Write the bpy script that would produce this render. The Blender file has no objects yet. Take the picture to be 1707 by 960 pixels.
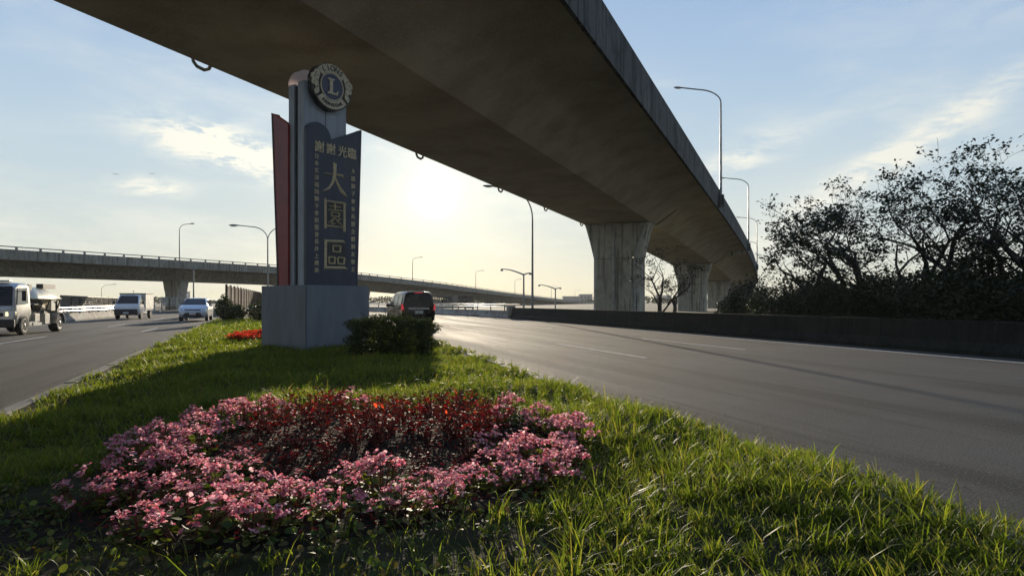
import bpy, math, random
import numpy as np
from mathutils import Vector, Matrix
R = math.radians
sc = bpy.context.scene
COL = sc.collection

# ------------------------------------------------------------------ camera
cam = bpy.data.cameras.new('camera')
cam.sensor_width = 36.0
cam.lens = 1100.0 / 1707.0 * 36.0
cam.shift_y = 22.0 / 1707.0
cam.clip_start = 0.05
cam.clip_end = 8000
cam_o = bpy.data.objects.new('camera', cam)
cam_o.location = (0, 0, 1.4)
cam_o.rotation_euler = (R(90), 0, 0)
COL.objects.link(cam_o)
sc.camera = cam_o

# ------------------------------------------------------------------ sun, sky, exposure
SUN = Vector((-0.1186, 1.0, 0.1609)).normalized()
sun = bpy.data.lights.new('sun', 'SUN')
sun.energy = 5.0
sun.angle = R(0.6)
sun.color = (1.0, 0.86, 0.66)
sun_o = bpy.data.objects.new('sun', sun)
sun_o.rotation_euler = (-SUN).to_track_quat('-Z', 'Y').to_euler()
COL.objects.link(sun_o)

sc.view_settings.view_transform = 'Standard'
sc.view_settings.look = 'None'
sc.view_settings.exposure = 0.40
sc.view_settings.gamma = 1.0
sc.view_settings.use_curve_mapping = False

world = bpy.data.worlds.new('World')
sc.world = world
world.use_nodes = True
WT = world.node_tree
WT.nodes.clear()


class NG:
    """tiny node-graph writer"""
    def __init__(s, t): s.t = t
    def n(s, kind, **kw):
        nd = s.t.nodes.new(kind)
        for k, v in kw.items():
            setattr(nd, k, v)
        return nd
    def put(s, sock, v):
        if isinstance(v, bpy.types.NodeSocket): s.t.links.new(v, sock)
        elif isinstance(v, (tuple, list)) and len(v) == 3 and sock.type == 'RGBA': sock.default_value = (*v, 1)
        else: sock.default_value = v
    def math(s, op, a, b=0.0, c=0.0, clamp=False):
        nd = s.n('ShaderNodeMath', operation=op, use_clamp=clamp)
        for i, v in enumerate((a, b, c)): s.put(nd.inputs[i], v)
        return nd.outputs[0]
    def vmath(s, op, a, b=(0, 0, 0)):
        nd = s.n('ShaderNodeVectorMath', operation=op)
        s.put(nd.inputs[0], a)
        s.put(nd.inputs[1], b)
        return nd.outputs['Value'] if op in ('DOT_PRODUCT', 'LENGTH') else nd.outputs[0]
    def mix(s, fac, a, b, mode='MIX'):
        nd = s.n('ShaderNodeMix', data_type='RGBA', blend_type=mode)
        s.put(nd.inputs[0], fac)
        s.put(nd.inputs[6], a)
        s.put(nd.inputs[7], b)
        return nd.outputs[2]
    def smooth(s, v, a, b, c=0.0, d=1.0):
        nd = s.n('ShaderNodeMapRange', interpolation_type='SMOOTHSTEP')
        for i, x in enumerate((v, a, b, c, d)): s.put(nd.inputs[i], x)
        return nd.outputs[0]
    def noise(s, vec, scale, detail=4.0, rough=0.55, dist=0.0):
        nd = s.n('ShaderNodeTexNoise')
        s.put(nd.inputs['Vector'], vec)
        nd.inputs['Scale'].default_value = scale
        nd.inputs['Detail'].default_value = detail
        nd.inputs['Roughness'].default_value = rough
        nd.inputs['Distortion'].default_value = dist
        return nd.outputs[0]
    def comb(s, x, y, z=0.0):
        nd = s.n('ShaderNodeCombineXYZ')
        for i, v in enumerate((x, y, z)): s.put(nd.inputs[i], v)
        return nd.outputs[0]


g = NG(WT)
tc = g.n('ShaderNodeTexCoord').outputs['Generated']
sky = g.n('ShaderNodeTexSky', sky_type='NISHITA')
sky.sun_disc = False
sky.sun_elevation = math.asin(SUN.z)
sky.sun_rotation = math.atan2(SUN.x, SUN.y)
sky.air_density = 1.0
sky.dust_density = 1.6
sky.ozone_density = 1.2
d = g.vmath('NORMALIZE', tc)
sep = g.n('ShaderNodeSeparateXYZ')
g.put(sep.inputs[0], d)
dx, dy, dz = sep.outputs
az = g.math('ARCTAN2', dx, dy)
el = g.math('ARCTAN2', dz, g.math('SQRT', g.math('ADD', g.math('MULTIPLY', dx, dx), g.math('MULTIPLY', dy, dy))))
ang = g.math('ARCCOSINE', g.math('MINIMUM', g.vmath('DOT_PRODUCT', d, tuple(SUN)), 0.999999))
base = g.vmath('MULTIPLY', sky.outputs[0], (0.055, 0.055, 0.055))
# thin haze: pale and warm at the horizon, blue-grey higher up
e0 = g.math('MAXIMUM', el, 0.0)
low = g.math('EXPONENT', g.math('MULTIPLY', e0, -7.5))
high = g.smooth(e0, 0.10, 0.62)
haze = g.mix(high, (0.36, 0.50, 0.63), (0.18, 0.30, 0.54))
haze = g.mix(low, haze, (0.56, 0.55, 0.42))
base = g.mix(0.95, base, haze)
back = g.smooth(ang, 0.5, 2.2)
base = g.mix(g.math('MULTIPLY', back, 0.55), base, (0.16, 0.19, 0.25))
aur = g.math('EXPONENT', g.math('MULTIPLY', ang, -3.6))
aur2 = g.math('EXPONENT', g.math('MULTIPLY', ang, -11.0))
base = g.vmath('ADD', base, g.vmath('MULTIPLY', g.comb(aur, aur, aur), (0.08, 0.065, 0.02)))
base = g.vmath('ADD', base, g.vmath('MULTIPLY', g.comb(aur2, aur2, aur2), (0.09, 0.075, 0.04)))
# clouds: wisps laid in direction space
cv = g.comb(g.math('MULTIPLY', az, 1.0), g.math('MULTIPLY', el, 3.4))
def blob(a0, e0, ra, re, tilt=0.0):
    a = g.math('SUBTRACT', az, a0)
    e = g.math('SUBTRACT', g.math('SUBTRACT', el, e0), g.math('MULTIPLY', a, tilt))
    q = g.math('ADD', g.math('POWER', g.math('ABSOLUTE', g.math('DIVIDE', a, ra)), 2.0),
               g.math('POWER', g.math('ABSOLUTE', g.math('DIVIDE', e, re)), 2.0))
    return g.math('EXPONENT', g.math('MULTIPLY', q, -1.0))
n1 = g.noise(cv, 9.0, 9.0, 0.62, 0.6)
n1 = g.math('ADD', g.math('MULTIPLY', n1, 0.72), g.math('MULTIPLY', g.noise(cv, 30.0, 8.0, 0.7, 0.8), 0.28))
n2 = g.noise(cv, 2.6, 5.0, 0.55, 0.4)
left = g.math('MULTIPLY', blob(-0.405, 0.207, 0.085, 0.026, -0.16), g.smooth(n1, 0.38, 0.60))
left2 = g.math('MULTIPLY', blob(-0.50, 0.150, 0.05, 0.012, 0.0), g.smooth(n1, 0.40, 0.60))
right = g.math('MULTIPLY', blob(0.525, 0.188, 0.125, 0.024, 0.55), g.smooth(n1, 0.36, 0.62))
right2 = g.math('MULTIPLY', blob(0.34, 0.205, 0.07, 0.022, 0.30), g.smooth(n1, 0.40, 0.64))
veil2 = g.math('MULTIPLY', blob(0.36, 0.10, 0.16, 0.075, 0.4), 0.55)
band = g.math('MULTIPLY', g.math('MULTIPLY', g.smooth(n2, 0.44, 0.68), g.smooth(n1, 0.30, 0.60)), g.smooth(el, 0.55, 0.05, 0.0, 0.55))
cl = g.math('ADD', g.math('ADD', g.math('MULTIPLY', left, 3.4), g.math('MULTIPLY', left2, 1.3)),
            g.math('ADD', g.math('MULTIPLY', right, 1.5), g.math('MULTIPLY', right2, 1.1)))
cl = g.math('ADD', g.math('ADD', cl, band), g.math('MULTIPLY', veil2, 0.6), clamp=True)
ccol = g.vmath('ADD', (0.68, 0.67, 0.60), g.vmath('MULTIPLY', g.comb(aur, aur, aur), (0.40, 0.35, 0.22)))
base = g.mix(g.math('MULTIPLY', cl, 0.88), base, ccol)
# the sun itself, seen through the haze as a soft white disc
disc = g.math('EXPONENT', g.math('MULTIPLY', g.math('POWER', g.math('DIVIDE', ang, R(0.95)), 2.0), -1.0))
bloom = g.math('EXPONENT', g.math('MULTIPLY', ang, -20.0))
base = g.vmath('ADD', base, g.vmath('MULTIPLY', g.comb(bloom, bloom, bloom), (0.34, 0.29, 0.19)))
base = g.vmath('ADD', base, g.vmath('MULTIPLY', g.comb(disc, disc, disc), (2.6, 2.4, 2.0)))
bg = g.n('ShaderNodeBackground')
g.put(bg.inputs[0], base)
bg.inputs[1].default_value = 1.0
out = g.n('ShaderNodeOutputWorld')
WT.links.new(bg.outputs[0], out.inputs[0])

# ------------------------------------------------------------------ materials
def lin(c):
    return tuple(c)

def mat(name, col, rough=0.7, col2=None, scale=3.0, fac=1.0, metal=0.0, bump=0.0, bscale=30.0, spec=0.5,
        stretch=(1, 1, 1), emit=None, estr=0.0, detail=6.0, lo=0.35, hi=0.65, coat=0.0, grime=None, gscale=1.0, gamt=0.5, coord='Object'):
    m = bpy.data.materials.new(name)
    m.use_nodes = True
    t = m.node_tree
    t.nodes.clear()
    q = NG(t)
    b = q.n('ShaderNodeBsdfPrincipled')
    o = q.n('ShaderNodeOutputMaterial')
    t.links.new(b.outputs[0], o.inputs[0])
    co = q.n('ShaderNodeTexCoord').outputs[coord]
    mp = q.n('ShaderNodeMapping')
    t.links.new(co, mp.inputs[0])
    mp.inputs['Scale'].default_value = stretch
    v = mp.outputs[0]
    c = lin(col)
    if col2 is not None:
        f = q.smooth(q.noise(v, scale, detail), lo, hi)
        c = q.mix(q.math('MULTIPLY', f, fac), lin(col), lin(col2))
    if grime is not None:
        f = q.smooth(q.noise(v, gscale, 8.0, 0.65), 0.48, 0.72)
        c = q.mix(q.math('MULTIPLY', f, gamt), c, lin(grime))
    q.put(b.inputs['Base Color'], c)
    b.inputs['Roughness'].default_value = rough
    b.inputs['Metallic'].default_value = metal
    b.inputs['Specular IOR Level'].default_value = spec
    b.inputs['Coat Weight'].default_value = coat
    b.inputs['Coat Roughness'].default_value = 0.12
    if bump:
        bn = q.n('ShaderNodeBump')
        bn.inputs['Strength'].default_value = 1.0
        bn.inputs['Distance'].default_value = bump
        t.links.new(q.noise(v, bscale, 5.0), bn.inputs['Height'])
        t.links.new(bn.outputs[0], b.inputs['Normal'])
    if emit:
        q.put(b.inputs['Emission Color'], emit)
        b.inputs['Emission Strength'].default_value = estr
    return m

def leaf_mat(name, cols, trans=0.5, rough=0.45, tcol=None, spec=0.4):
    """thin leaf: reflects and lets light through; each leaf its own tone"""
    m = bpy.data.materials.new(name)
    m.use_nodes = True
    t = m.node_tree
    t.nodes.clear()
    q = NG(t)
    geo = q.n('ShaderNodeNewGeometry')
    ramp = q.n('ShaderNodeValToRGB')
    t.links.new(geo.outputs['Random Per Island'], ramp.inputs[0])
    cr = ramp.color_ramp
    n = len(cols)
    while len(cr.elements) < n: cr.elements.new(0.5)
    for i, c in enumerate(cols):
        cr.elements[i].position = i / max(1, n - 1)
        cr.elements[i].color = (*c, 1)
    b = q.n('ShaderNodeBsdfPrincipled')
    b.inputs['Roughness'].default_value = rough
    b.inputs['Specular IOR Level'].default_value = spec
    t.links.new(ramp.outputs[0], b.inputs['Base Color'])
    tr = q.n('ShaderNodeBsdfTranslucent')
    tcv = q.vmath('MULTIPLY', ramp.outputs[0], tcol or (1.6, 1.7, 0.7))
    t.links.new(tcv, tr.inputs[0])
    mx = q.n('ShaderNodeMixShader')
    mx.inputs[0].default_value = trans
    t.links.new(b.outputs[0], mx.inputs[1])
    t.links.new(tr.outputs[0], mx.inputs[2])
    o = q.n('ShaderNodeOutputMaterial')
    t.links.new(mx.outputs[0], o.inputs[0])
    return m

def road_mat():
    m = bpy.data.materials.new('asphalt')
    m.use_nodes = True
    t = m.node_tree
    t.nodes.clear()
    q = NG(t)
    co = q.n('ShaderNodeTexCoord').outputs['Object']
    mp = q.n('ShaderNodeMapping')
    t.links.new(co, mp.inputs[0])
    mp.inputs['Rotation'].default_value = (0, 0, R(-18.5))
    v = mp.outputs[0]
    st = q.vmath('MULTIPLY', v, (1.0, 0.045, 1.0))
    c = q.mix(q.smooth(q.noise(v, 0.35, 6), 0.35, 0.7), (0.062, 0.058, 0.052), (0.088, 0.082, 0.073))
    c = q.mix(q.math('MULTIPLY', q.smooth(q.noise(st, 1.1, 5, 0.6), 0.50, 0.58), 0.8), c, (0.030, 0.028, 0.026))
    c = q.mix(q.math('MULTIPLY', q.smooth(q.noise(v, 1.7, 9, 0.7), 0.55, 0.7), 0.35), c, (0.095, 0.089, 0.080))
    c = q.mix(q.math('MULTIPLY', q.smooth(q.noise(v, 48.0, 4, 0.75), 0.52, 0.70), 0.85), c, (0.27, 0.25, 0.215))
    c = q.mix(q.math('MULTIPLY', q.smooth(q.noise(v, 60.0, 3, 0.7), 0.50, 0.36), 0.7), c, (0.020, 0.020, 0.019))
    b = q.n('ShaderNodeBsdfPrincipled')
    q.put(b.inputs['Base Color'], c)
    q.put(b.inputs['Roughness'], q.smooth(q.noise(st, 1.4, 4), 0.4, 0.7, 0.92, 0.80))
    b.inputs['Specular IOR Level'].default_value = 0.16
    bn = q.n('ShaderNodeBump')
    bn.inputs['Distance'].default_value = 0.006
    t.links.new(q.noise(v, 80.0, 4, 0.7), bn.inputs['Height'])
    t.links.new(bn.outputs[0], b.inputs['Normal'])
    o = q.n('ShaderNodeOutputMaterial')
    t.links.new(b.outputs[0], o.inputs[0])
    return m

def concrete(name, a, b_, stain=(0.035, 0.032, 0.026), samt=0.75, streak=True, sscale=1.1):
    m = bpy.data.materials.new(name)
    m.use_nodes = True
    t = m.node_tree
    t.nodes.clear()
    q = NG(t)
    v = q.n('ShaderNodeTexCoord').outputs['Object']
    c = q.mix(q.smooth(q.noise(v, 0.35, 6, 0.6), 0.35, 0.68), a, b_)
    c = q.mix(q.math('MULTIPLY', q.smooth(q.noise(v, sscale, 9, 0.62), 0.46, 0.70), samt), c, stain)
    c = q.mix(q.math('MULTIPLY', q.smooth(q.noise(v, 14.0, 5, 0.6), 0.45, 0.7), 0.28), c, tuple(x * 1.5 for x in b_))
    if streak:
        sv = q.vmath('MULTIPLY', v, (3.2, 3.2, 0.22))
        c = q.mix(q.math('MULTIPLY', q.smooth(q.noise(sv, 1.0, 6, 0.65), 0.48, 0.62), 0.8), c, stain)
        sw = q.vmath('MULTIPLY', v, (1.9, 1.9, 0.16))
        c = q.mix(q.math('MULTIPLY', q.smooth(q.noise(sw, 2.1, 5, 0.6), 0.60, 0.72), 0.4), c, tuple(min(1, x * 2.1) for x in b_))
    p = q.n('ShaderNodeBsdfPrincipled')
    q.put(p.inputs['Base Color'], c)
    p.inputs['Roughness'].default_value = 0.85
    p.inputs['Specular IOR Level'].default_value = 0.25
    bn = q.n('ShaderNodeBump')
    bn.inputs['Distance'].default_value = 0.012
    t.links.new(q.noise(v, 9.0, 8, 0.65), bn.inputs['Height'])
    t.links.new(bn.outputs[0], p.inputs['Normal'])
    o = q.n('ShaderNodeOutputMaterial')
    t.links.new(p.outputs[0], o.inputs[0])
    return m

M = {}
M['asphalt'] = road_mat()
M['paint'] = mat('worn_road_paint', (0.66, 0.65, 0.59), 0.85, (0.20, 0.19, 0.17), 14.0, 0.8, spec=0.12, lo=0.42, hi=0.62, bump=0.002)
M['concrete'] = concrete('viaduct_concrete', (0.35, 0.295, 0.21), (0.45, 0.39, 0.285), (0.19, 0.155, 0.105), 0.45, False, 0.45)
M['pier'] = concrete('pier_concrete', (0.36, 0.345, 0.285), (0.44, 0.425, 0.355), (0.11, 0.11, 0.09), 0.5)
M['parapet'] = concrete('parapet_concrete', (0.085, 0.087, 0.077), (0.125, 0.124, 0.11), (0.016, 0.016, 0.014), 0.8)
M['farconcrete'] = concrete('far_viaduct_concrete', (0.25, 0.24, 0.20), (0.32, 0.31, 0.26), (0.13, 0.12, 0.10), 0.5)
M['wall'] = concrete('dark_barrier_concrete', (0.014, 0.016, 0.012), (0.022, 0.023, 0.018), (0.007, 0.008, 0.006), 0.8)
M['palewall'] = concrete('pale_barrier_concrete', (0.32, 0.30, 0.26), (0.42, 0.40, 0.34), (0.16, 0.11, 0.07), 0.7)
M['kerb'] = concrete('kerb_concrete', (0.16, 0.155, 0.14), (0.24, 0.23, 0.20), (0.06, 0.055, 0.045), 0.7, False)
M['stone'] = mat('pedestal_grey_stone', (0.155, 0.175, 0.20), 0.55, (0.125, 0.145, 0.165), 1.4, 1.0, grime=(0.09, 0.09, 0.09), gscale=2.2, gamt=0.32, bump=0.001, bscale=60, stretch=(2.5, 2.5, 0.5))
M['pillar'] = mat('monument_grey_cladding', (0.30, 0.34, 0.385), 0.45, (0.24, 0.275, 0.31), 2.0, 1.0, grime=(0.11, 0.12, 0.13), gscale=3.2, gamt=0.4, stretch=(2, 2, 0.5))
M['groove'] = mat('monument_dark_groove', (0.05, 0.06, 0.06), 0.7, (0.03, 0.04, 0.04), 4)
M['blue'] = mat('navy_panel', (0.026, 0.035, 0.062), 0.42, (0.019, 0.027, 0.048), 2.5, 1.0, grime=(0.07, 0.075, 0.09), gscale=3.0, gamt=0.35, stretch=(2, 2, 0.6))
M['red'] = mat('dark_red_panel', (0.30, 0.030, 0.022), 0.45, (0.22, 0.022, 0.020), 2.5, 1.0, grime=(0.10, 0.03, 0.03), gscale=3.0, gamt=0.35)
M['gold'] = mat('weathered_gilt', (0.62, 0.55, 0.38), 0.5, (0.44, 0.39, 0.27), 12.0, 1.0, metal=0.0, bump=0.001)
M['letter'] = mat('pale_stone_lettering', (0.70, 0.59, 0.36), 0.5, (0.52, 0.44, 0.27), 14.0, 1.0)
M['navy'] = mat('emblem_navy', (0.022, 0.032, 0.085), 0.4, (0.03, 0.04, 0.09), 8.0)
M['emblemdark'] = mat('emblem_black', (0.02, 0.02, 0.02), 0.5, (0.035, 0.035, 0.035), 8.0)
M['acrylic'] = leaf_mat('white_translucent_back', [(0.78, 0.70, 0.70), (0.78, 0.70, 0.70)], 0.55, 0.4, (1, 1, 1))
M['steel'] = mat('galvanised_steel', (0.22, 0.23, 0.22), 0.45, (0.30, 0.31, 0.30), 6.0, 1.0, metal=0.5)
M['lamp'] = mat('lamp_head_grey', (0.14, 0.15, 0.14), 0.5, (0.20, 0.21, 0.20), 9.0)
M['lens'] = mat('lamp_glass', (0.45, 0.45, 0.42), 0.2, (0.36, 0.36, 0.34), 20.0)
M['rail'] = mat('white_rail', (0.55, 0.55, 0.52), 0.4, (0.36, 0.35, 0.32), 5.0, 1.0, metal=0.2)
M['brownmetal'] = mat('brown_slat_metal', (0.085, 0.055, 0.038), 0.95, (0.060, 0.040, 0.030), 3.0, spec=0.03)
M['screen'] = mat('screen_dark', (0.09, 0.085, 0.07), 0.6, (0.14, 0.13, 0.11), 3.0)
M['pipe'] = mat('pvc_pipe', (0.36, 0.37, 0.35), 0.5, (0.24, 0.25, 0.23), 3.0)
M['ground'] = mat('rough_ground', (0.060, 0.058, 0.030), 0.95, (0.10, 0.085, 0.055), 0.15, 1.0, bump=0.03, bscale=2.0, grime=(0.03, 0.05, 0.02), gscale=0.6, gamt=0.7)
M['turf'] = mat('turf_soil', (0.030, 0.032, 0.012), 0.95, (0.045, 0.038, 0.022), 3.0, 1.0, bump=0.02, bscale=14.0, grime=(0.02, 0.035, 0.01), gscale=4, gamt=0.6, spec=0.1)
M['soil'] = mat('dark_bed_soil', (0.016, 0.012, 0.009), 0.95, (0.032, 0.023, 0.016), 9.0, 1.0, bump=0.03, bscale=22.0, spec=0.1)
M['bark'] = mat('dark_bark', (0.030, 0.025, 0.020), 0.95, (0.050, 0.042, 0.034), 8.0, 1.0, bump=0.004, bscale=40)
M['stem'] = mat('reddish_stem', (0.13, 0.035, 0.025), 0.7, (0.10, 0.06, 0.03), 12.0, spec=0.15)
M['cabwindow'] = mat('sky_painted_cab_window', (0.42, 0.43, 0.39), 0.1, (0.36, 0.37, 0.34), 2.0)  # opaque pane; brightness of the sky beyond it is painted into its colour
M['twig'] = mat('dry_straw', (0.26, 0.20, 0.12), 0.8, (0.15, 0.11, 0.07), 20.0)
M['grass'] = leaf_mat('grass_blade', [(0.045, 0.070, 0.014), (0.068, 0.098, 0.018), (0.095, 0.125, 0.024), (0.055, 0.085, 0.016), (0.120, 0.140, 0.032), (0.16, 0.14, 0.06)], 0.55, 0.50, (2.75, 2.65, 0.85), 0.22)
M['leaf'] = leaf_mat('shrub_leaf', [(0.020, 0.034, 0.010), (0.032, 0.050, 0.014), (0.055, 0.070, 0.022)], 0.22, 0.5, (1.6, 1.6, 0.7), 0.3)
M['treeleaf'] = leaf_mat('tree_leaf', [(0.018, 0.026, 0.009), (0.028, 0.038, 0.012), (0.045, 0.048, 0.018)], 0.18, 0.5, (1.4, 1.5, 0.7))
M['bleaf'] = leaf_mat('begonia_leaf', [(0.040, 0.060, 0.018), (0.060, 0.085, 0.022), (0.100, 0.060, 0.030), (0.16, 0.20, 0.04)], 0.3, 0.62, (1.5, 1.6, 0.6), 0.14)
M['petal'] = leaf_mat('pink_petal', [(0.46, 0.12, 0.19), (0.66, 0.30, 0.38), (0.78, 0.50, 0.55), (0.32, 0.06, 0.09), (0.85, 0.68, 0.70), (0.60, 0.14, 0.25), (0.34, 0.16, 0.10)], 0.55, 0.6, (1.25, 1.05, 1.05), 0.15)
M['redleaf'] = leaf_mat('dark_red_leaf', [(0.07, 0.022, 0.018), (0.12, 0.022, 0.024), (0.05, 0.018, 0.014), (0.09, 0.045, 0.025), (0.30, 0.030, 0.040), (0.05, 0.034, 0.016), (0.20, 0.024, 0.028)], 0.42, 0.65, (1.9, 0.6, 0.5), 0.10)
M['orangeleaf'] = leaf_mat('orange_red_leaf', [(0.55, 0.07, 0.04), (0.62, 0.13, 0.05)], 0.6, 0.4, (1.6, 1.0, 0.6))
M['redflower'] = leaf_mat('red_petal', [(0.32, 0.025, 0.02), (0.40, 0.06, 0.03), (0.22, 0.02, 0.015)], 0.5, 0.5, (1.7, 1.0, 0.8))
M['white'] = mat('white_car_paint', (0.62, 0.63, 0.64), 0.28, (0.56, 0.57, 0.58), 1.2, 1.0, spec=0.6, coat=1.0)
M['silver'] = mat('silver_truck_paint', (0.50, 0.49, 0.47), 0.30, (0.40, 0.39, 0.37), 2.0, 1.0, metal=0.6, coat=0.8, grime=(0.25, 0.22, 0.18), gscale=2.5, gamt=0.4)
M['bluewhite'] = mat('silver_blue_car_paint', (0.52, 0.56, 0.62), 0.26, (0.46, 0.50, 0.56), 1.2, 1.0, metal=0.35, coat=1.0)
M['black'] = mat('black_car_paint', (0.012, 0.012, 0.013), 0.16, (0.016, 0.016, 0.017), 2.0, 1.0, spec=0.5)
M['tank'] = mat('cream_tank_steel', (0.85, 0.77, 0.55), 0.34, (0.72, 0.63, 0.44), 1.6, 1.0, metal=0.35, coat=0.4, grime=(0.20, 0.15, 0.10), gscale=3.5, gamt=0.6)
M['glass'] = mat('dark_window_glass', (0.008, 0.009, 0.011), 0.06, (0.012, 0.013, 0.015), 3.0, spec=0.35)
M['trim'] = mat('black_plastic', (0.022, 0.022, 0.023), 0.6, (0.032, 0.032, 0.032), 9.0)
M['tyre'] = mat('tyre_rubber', (0.020, 0.020, 0.020), 0.85, (0.035, 0.033, 0.030), 9.0)
M['rim'] = mat('wheel_rim', (0.32, 0.32, 0.31), 0.4, (0.22, 0.22, 0.21), 9.0, metal=0.5)
M['chrome'] = mat('chrome', (0.62, 0.63, 0.64), 0.18, (0.55, 0.56, 0.57), 9.0, metal=0.9)
M['headlight'] = mat('headlight_glass', (0.70, 0.72, 0.72), 0.15, (0.55, 0.57, 0.58), 14.0)
M['litlamp'] = mat('lit_headlamp', (0.9, 0.85, 0.6), 0.3, (0.85, 0.8, 0.55), 9.0, emit=(1.0, 0.85, 0.45), estr=1.2)
M['taillight'] = mat('red_taillight', (0.55, 0.03, 0.04), 0.25, (0.45, 0.02, 0.03), 9.0, emit=(1.0, 0.08, 0.09), estr=0.25)
M['plate'] = mat('number_plate', (0.55, 0.56, 0.55), 0.5, (0.48, 0.49, 0.48), 9.0)
M['canvas'] = mat('pale_cargo_box', (0.66, 0.63, 0.50), 0.6, (0.40, 0.39, 0.33), 2.0)
M['building'] = mat('far_building', (0.34, 0.34, 0.33), 0.8, (0.28, 0.28, 0.28), 0.1)
M['window'] = mat('far_window', (0.08, 0.09, 0.10), 0.3, (0.12, 0.13, 0.14), 0.5)
M['bird'] = mat('dark_feather', (0.03, 0.03, 0.03), 0.8, (0.05, 0.05, 0.05), 20.0)

# ------------------------------------------------------------------ mesh helpers
class MB:
    def __init__(s): s.v = []; s.f = []
    def add(s, vs, fs):
        k = len(s.v)
        s.v += [tuple(p) for p in vs]
        s.f += [tuple(i + k for i in f) for f in fs]
        return s
    def box(s, c, d, rz=0.0, taper=1.0):
        x, y, z = (q / 2 for q in d)
        pts = [(-x, -y, -z), (x, -y, -z), (x, y, -z), (-x, y, -z), (-x * taper, -y * taper, z), (x * taper, -y * taper, z), (x * taper, y * taper, z), (-x * taper, y * taper, z)]
        cs, sn = math.cos(rz), math.sin(rz)
        return s.add([(c[0] + p[0] * cs - p[1] * sn, c[1] + p[0] * sn + p[1] * cs, c[2] + p[2]) for p in pts],
                     [(3, 2, 1, 0), (4, 5, 6, 7), (0, 1, 5, 4), (1, 2, 6, 5), (2, 3, 7, 6), (3, 0, 4, 7)])
    def bar(s, a, b, w, h):
        a = Vector(a); b = Vector(b)
        d = (b - a).normalized()
        up = Vector((0, 0, 1)) if abs(d.z) < 0.95 else Vector((0, 1, 0))
        r = d.cross(up).normalized(); u = r.cross(d)
        P = []
        for e in (a, b):
            for i, j in ((-1, -1), (1, -1), (1, 1), (-1, 1)):
                P.append(e + r * (i * w / 2) + u * (j * h / 2))
        return s.add(P, [(0, 3, 2, 1), (4, 5, 6, 7), (0, 1, 5, 4), (1, 2, 6, 5), (2, 3, 7, 6), (3, 0, 4, 7)])
    def tube(s, pts, rad, n=8, cap=True):
        pts = [Vector(p) for p in pts]
        if not isinstance(rad, (list, tuple)): rad = [rad] * len(pts)
        V = []; F = []
        pr = None
        for i, p in enumerate(pts):
            d = (pts[min(i + 1, len(pts) - 1)] - pts[max(i - 1, 0)])
            d = d.normalized() if d.length > 1e-9 else Vector((0, 0, 1))
            if pr is None:
                up = Vector((0, 0, 1)) if abs(d.z) < 0.9 else Vector((1, 0, 0))
                r = d.cross(up).normalized()
            else:
                r = (pr - d * pr.dot(d)).normalized()
            pr = r
            u = r.cross(d)
            for k in range(n):
                a = 2 * math.pi * k / n
                V.append(p + (r * math.cos(a) + u * math.sin(a)) * rad[i])
        for i in range(len(pts) - 1):
            for k in range(n):
                k2 = (k + 1) % n
                F.append((i * n + k, i * n + k2, (i + 1) * n + k2, (i + 1) * n + k))
        if cap:
            F.append(tuple(range(n - 1, -1, -1)))
            F.append(tuple((len(pts) - 1) * n + k for k in range(n)))
        return s.add(V, F)
    def prism(s, poly, y0, y1, plane='xz'):
        n = len(poly)
        def P(p, t):
            return (p[0], t, p[1]) if plane == 'xz' else ((t, p[0], p[1]) if plane == 'yz' else (p[0], p[1], t))
        V = [P(p, y0) for p in poly] + [P(p, y1) for p in poly]
        F = [tuple(range(n)), tuple(range(2 * n - 1, n - 1, -1))]
        for i in range(n):
            j = (i + 1) % n
            F.append((i, i + n, j + n, j))
        return s.add(V, F)
    def lathe_x(s, prof, c, n=20):
        """profile (x, r) turned round the x axis"""
        V = []; F = []
        for x, r in prof:
            for k in range(n):
                a = 2 * math.pi * k / n
                V.append((c[0] + x, c[1] + r * math.cos(a), c[2] + r * math.sin(a)))
        m = len(prof)
        for i in range(m - 1):
            for k in range(n):
                k2 = (k + 1) % n
                F.append((i * n + k, i * n + k2, (i + 1) * n + k2, (i + 1) * n + k))
        F.append(tuple(range(n - 1, -1, -1)))
        F.append(tuple((m - 1) * n + k for k in range(n)))
        return s.add(V, F)
    def mesh(s, name, m, smooth=False):
        me = bpy.data.meshes.new(name)
        me.from_pydata(s.v, [], s.f)
        me.materials.append(M[m] if isinstance(m, str) else m)
        if smooth: me.polygons.foreach_set('use_smooth', [True] * len(me.polygons))
        import bmesh
        bm = bmesh.new(); bm.from_mesh(me)
        bmesh.ops.recalc_face_normals(bm, faces=bm.faces)
        bm.to_mesh(me); bm.free()
        return me
    def build(s, name, m, parent=None, smooth=False, bevel=0.0, loc=None, sharp=38):
        o = link(name, s.mesh(name, m, smooth), parent)
        if loc: o.location = loc
        if bevel:
            b = o.modifiers.new('bevel', 'BEVEL'); b.width = bevel; b.segments = 2; b.limit_method = 'ANGLE'
        if smooth:
            o.data.set_sharp_from_angle(angle=R(sharp))
        return o

def link(name, data, parent=None, loc=None, rz=None):
    o = bpy.data.objects.new(name, data)
    COL.objects.link(o)
    if parent: o.parent = parent
    if loc is not None: o.location = loc
    if rz is not None: o.rotation_euler = (0, 0, rz)
    return o

def thing(name, label, cat, loc=(0, 0, 0), rz=0.0, group=None):
    o = link(name, None, None, loc, rz)
    o.empty_display_size = 0.2
    return tag(o, label, cat, group)

def tag(o, label, cat, group=None, kind=None):
    o['label'] = label; o['category'] = cat
    if group: o['group'] = group
    if kind: o['kind'] = kind
    return o

def struct(o, label=None):
    o['kind'] = 'structure'
    if label: o['label'] = label
    return o

def stuff(o):
    o['kind'] = 'stuff'
    return o

def copy_tree(o, parent=None):
    c = o.copy(); COL.objects.link(c); c.parent = parent
    for ch in o.children: copy_tree(ch, c)
    return c

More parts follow.
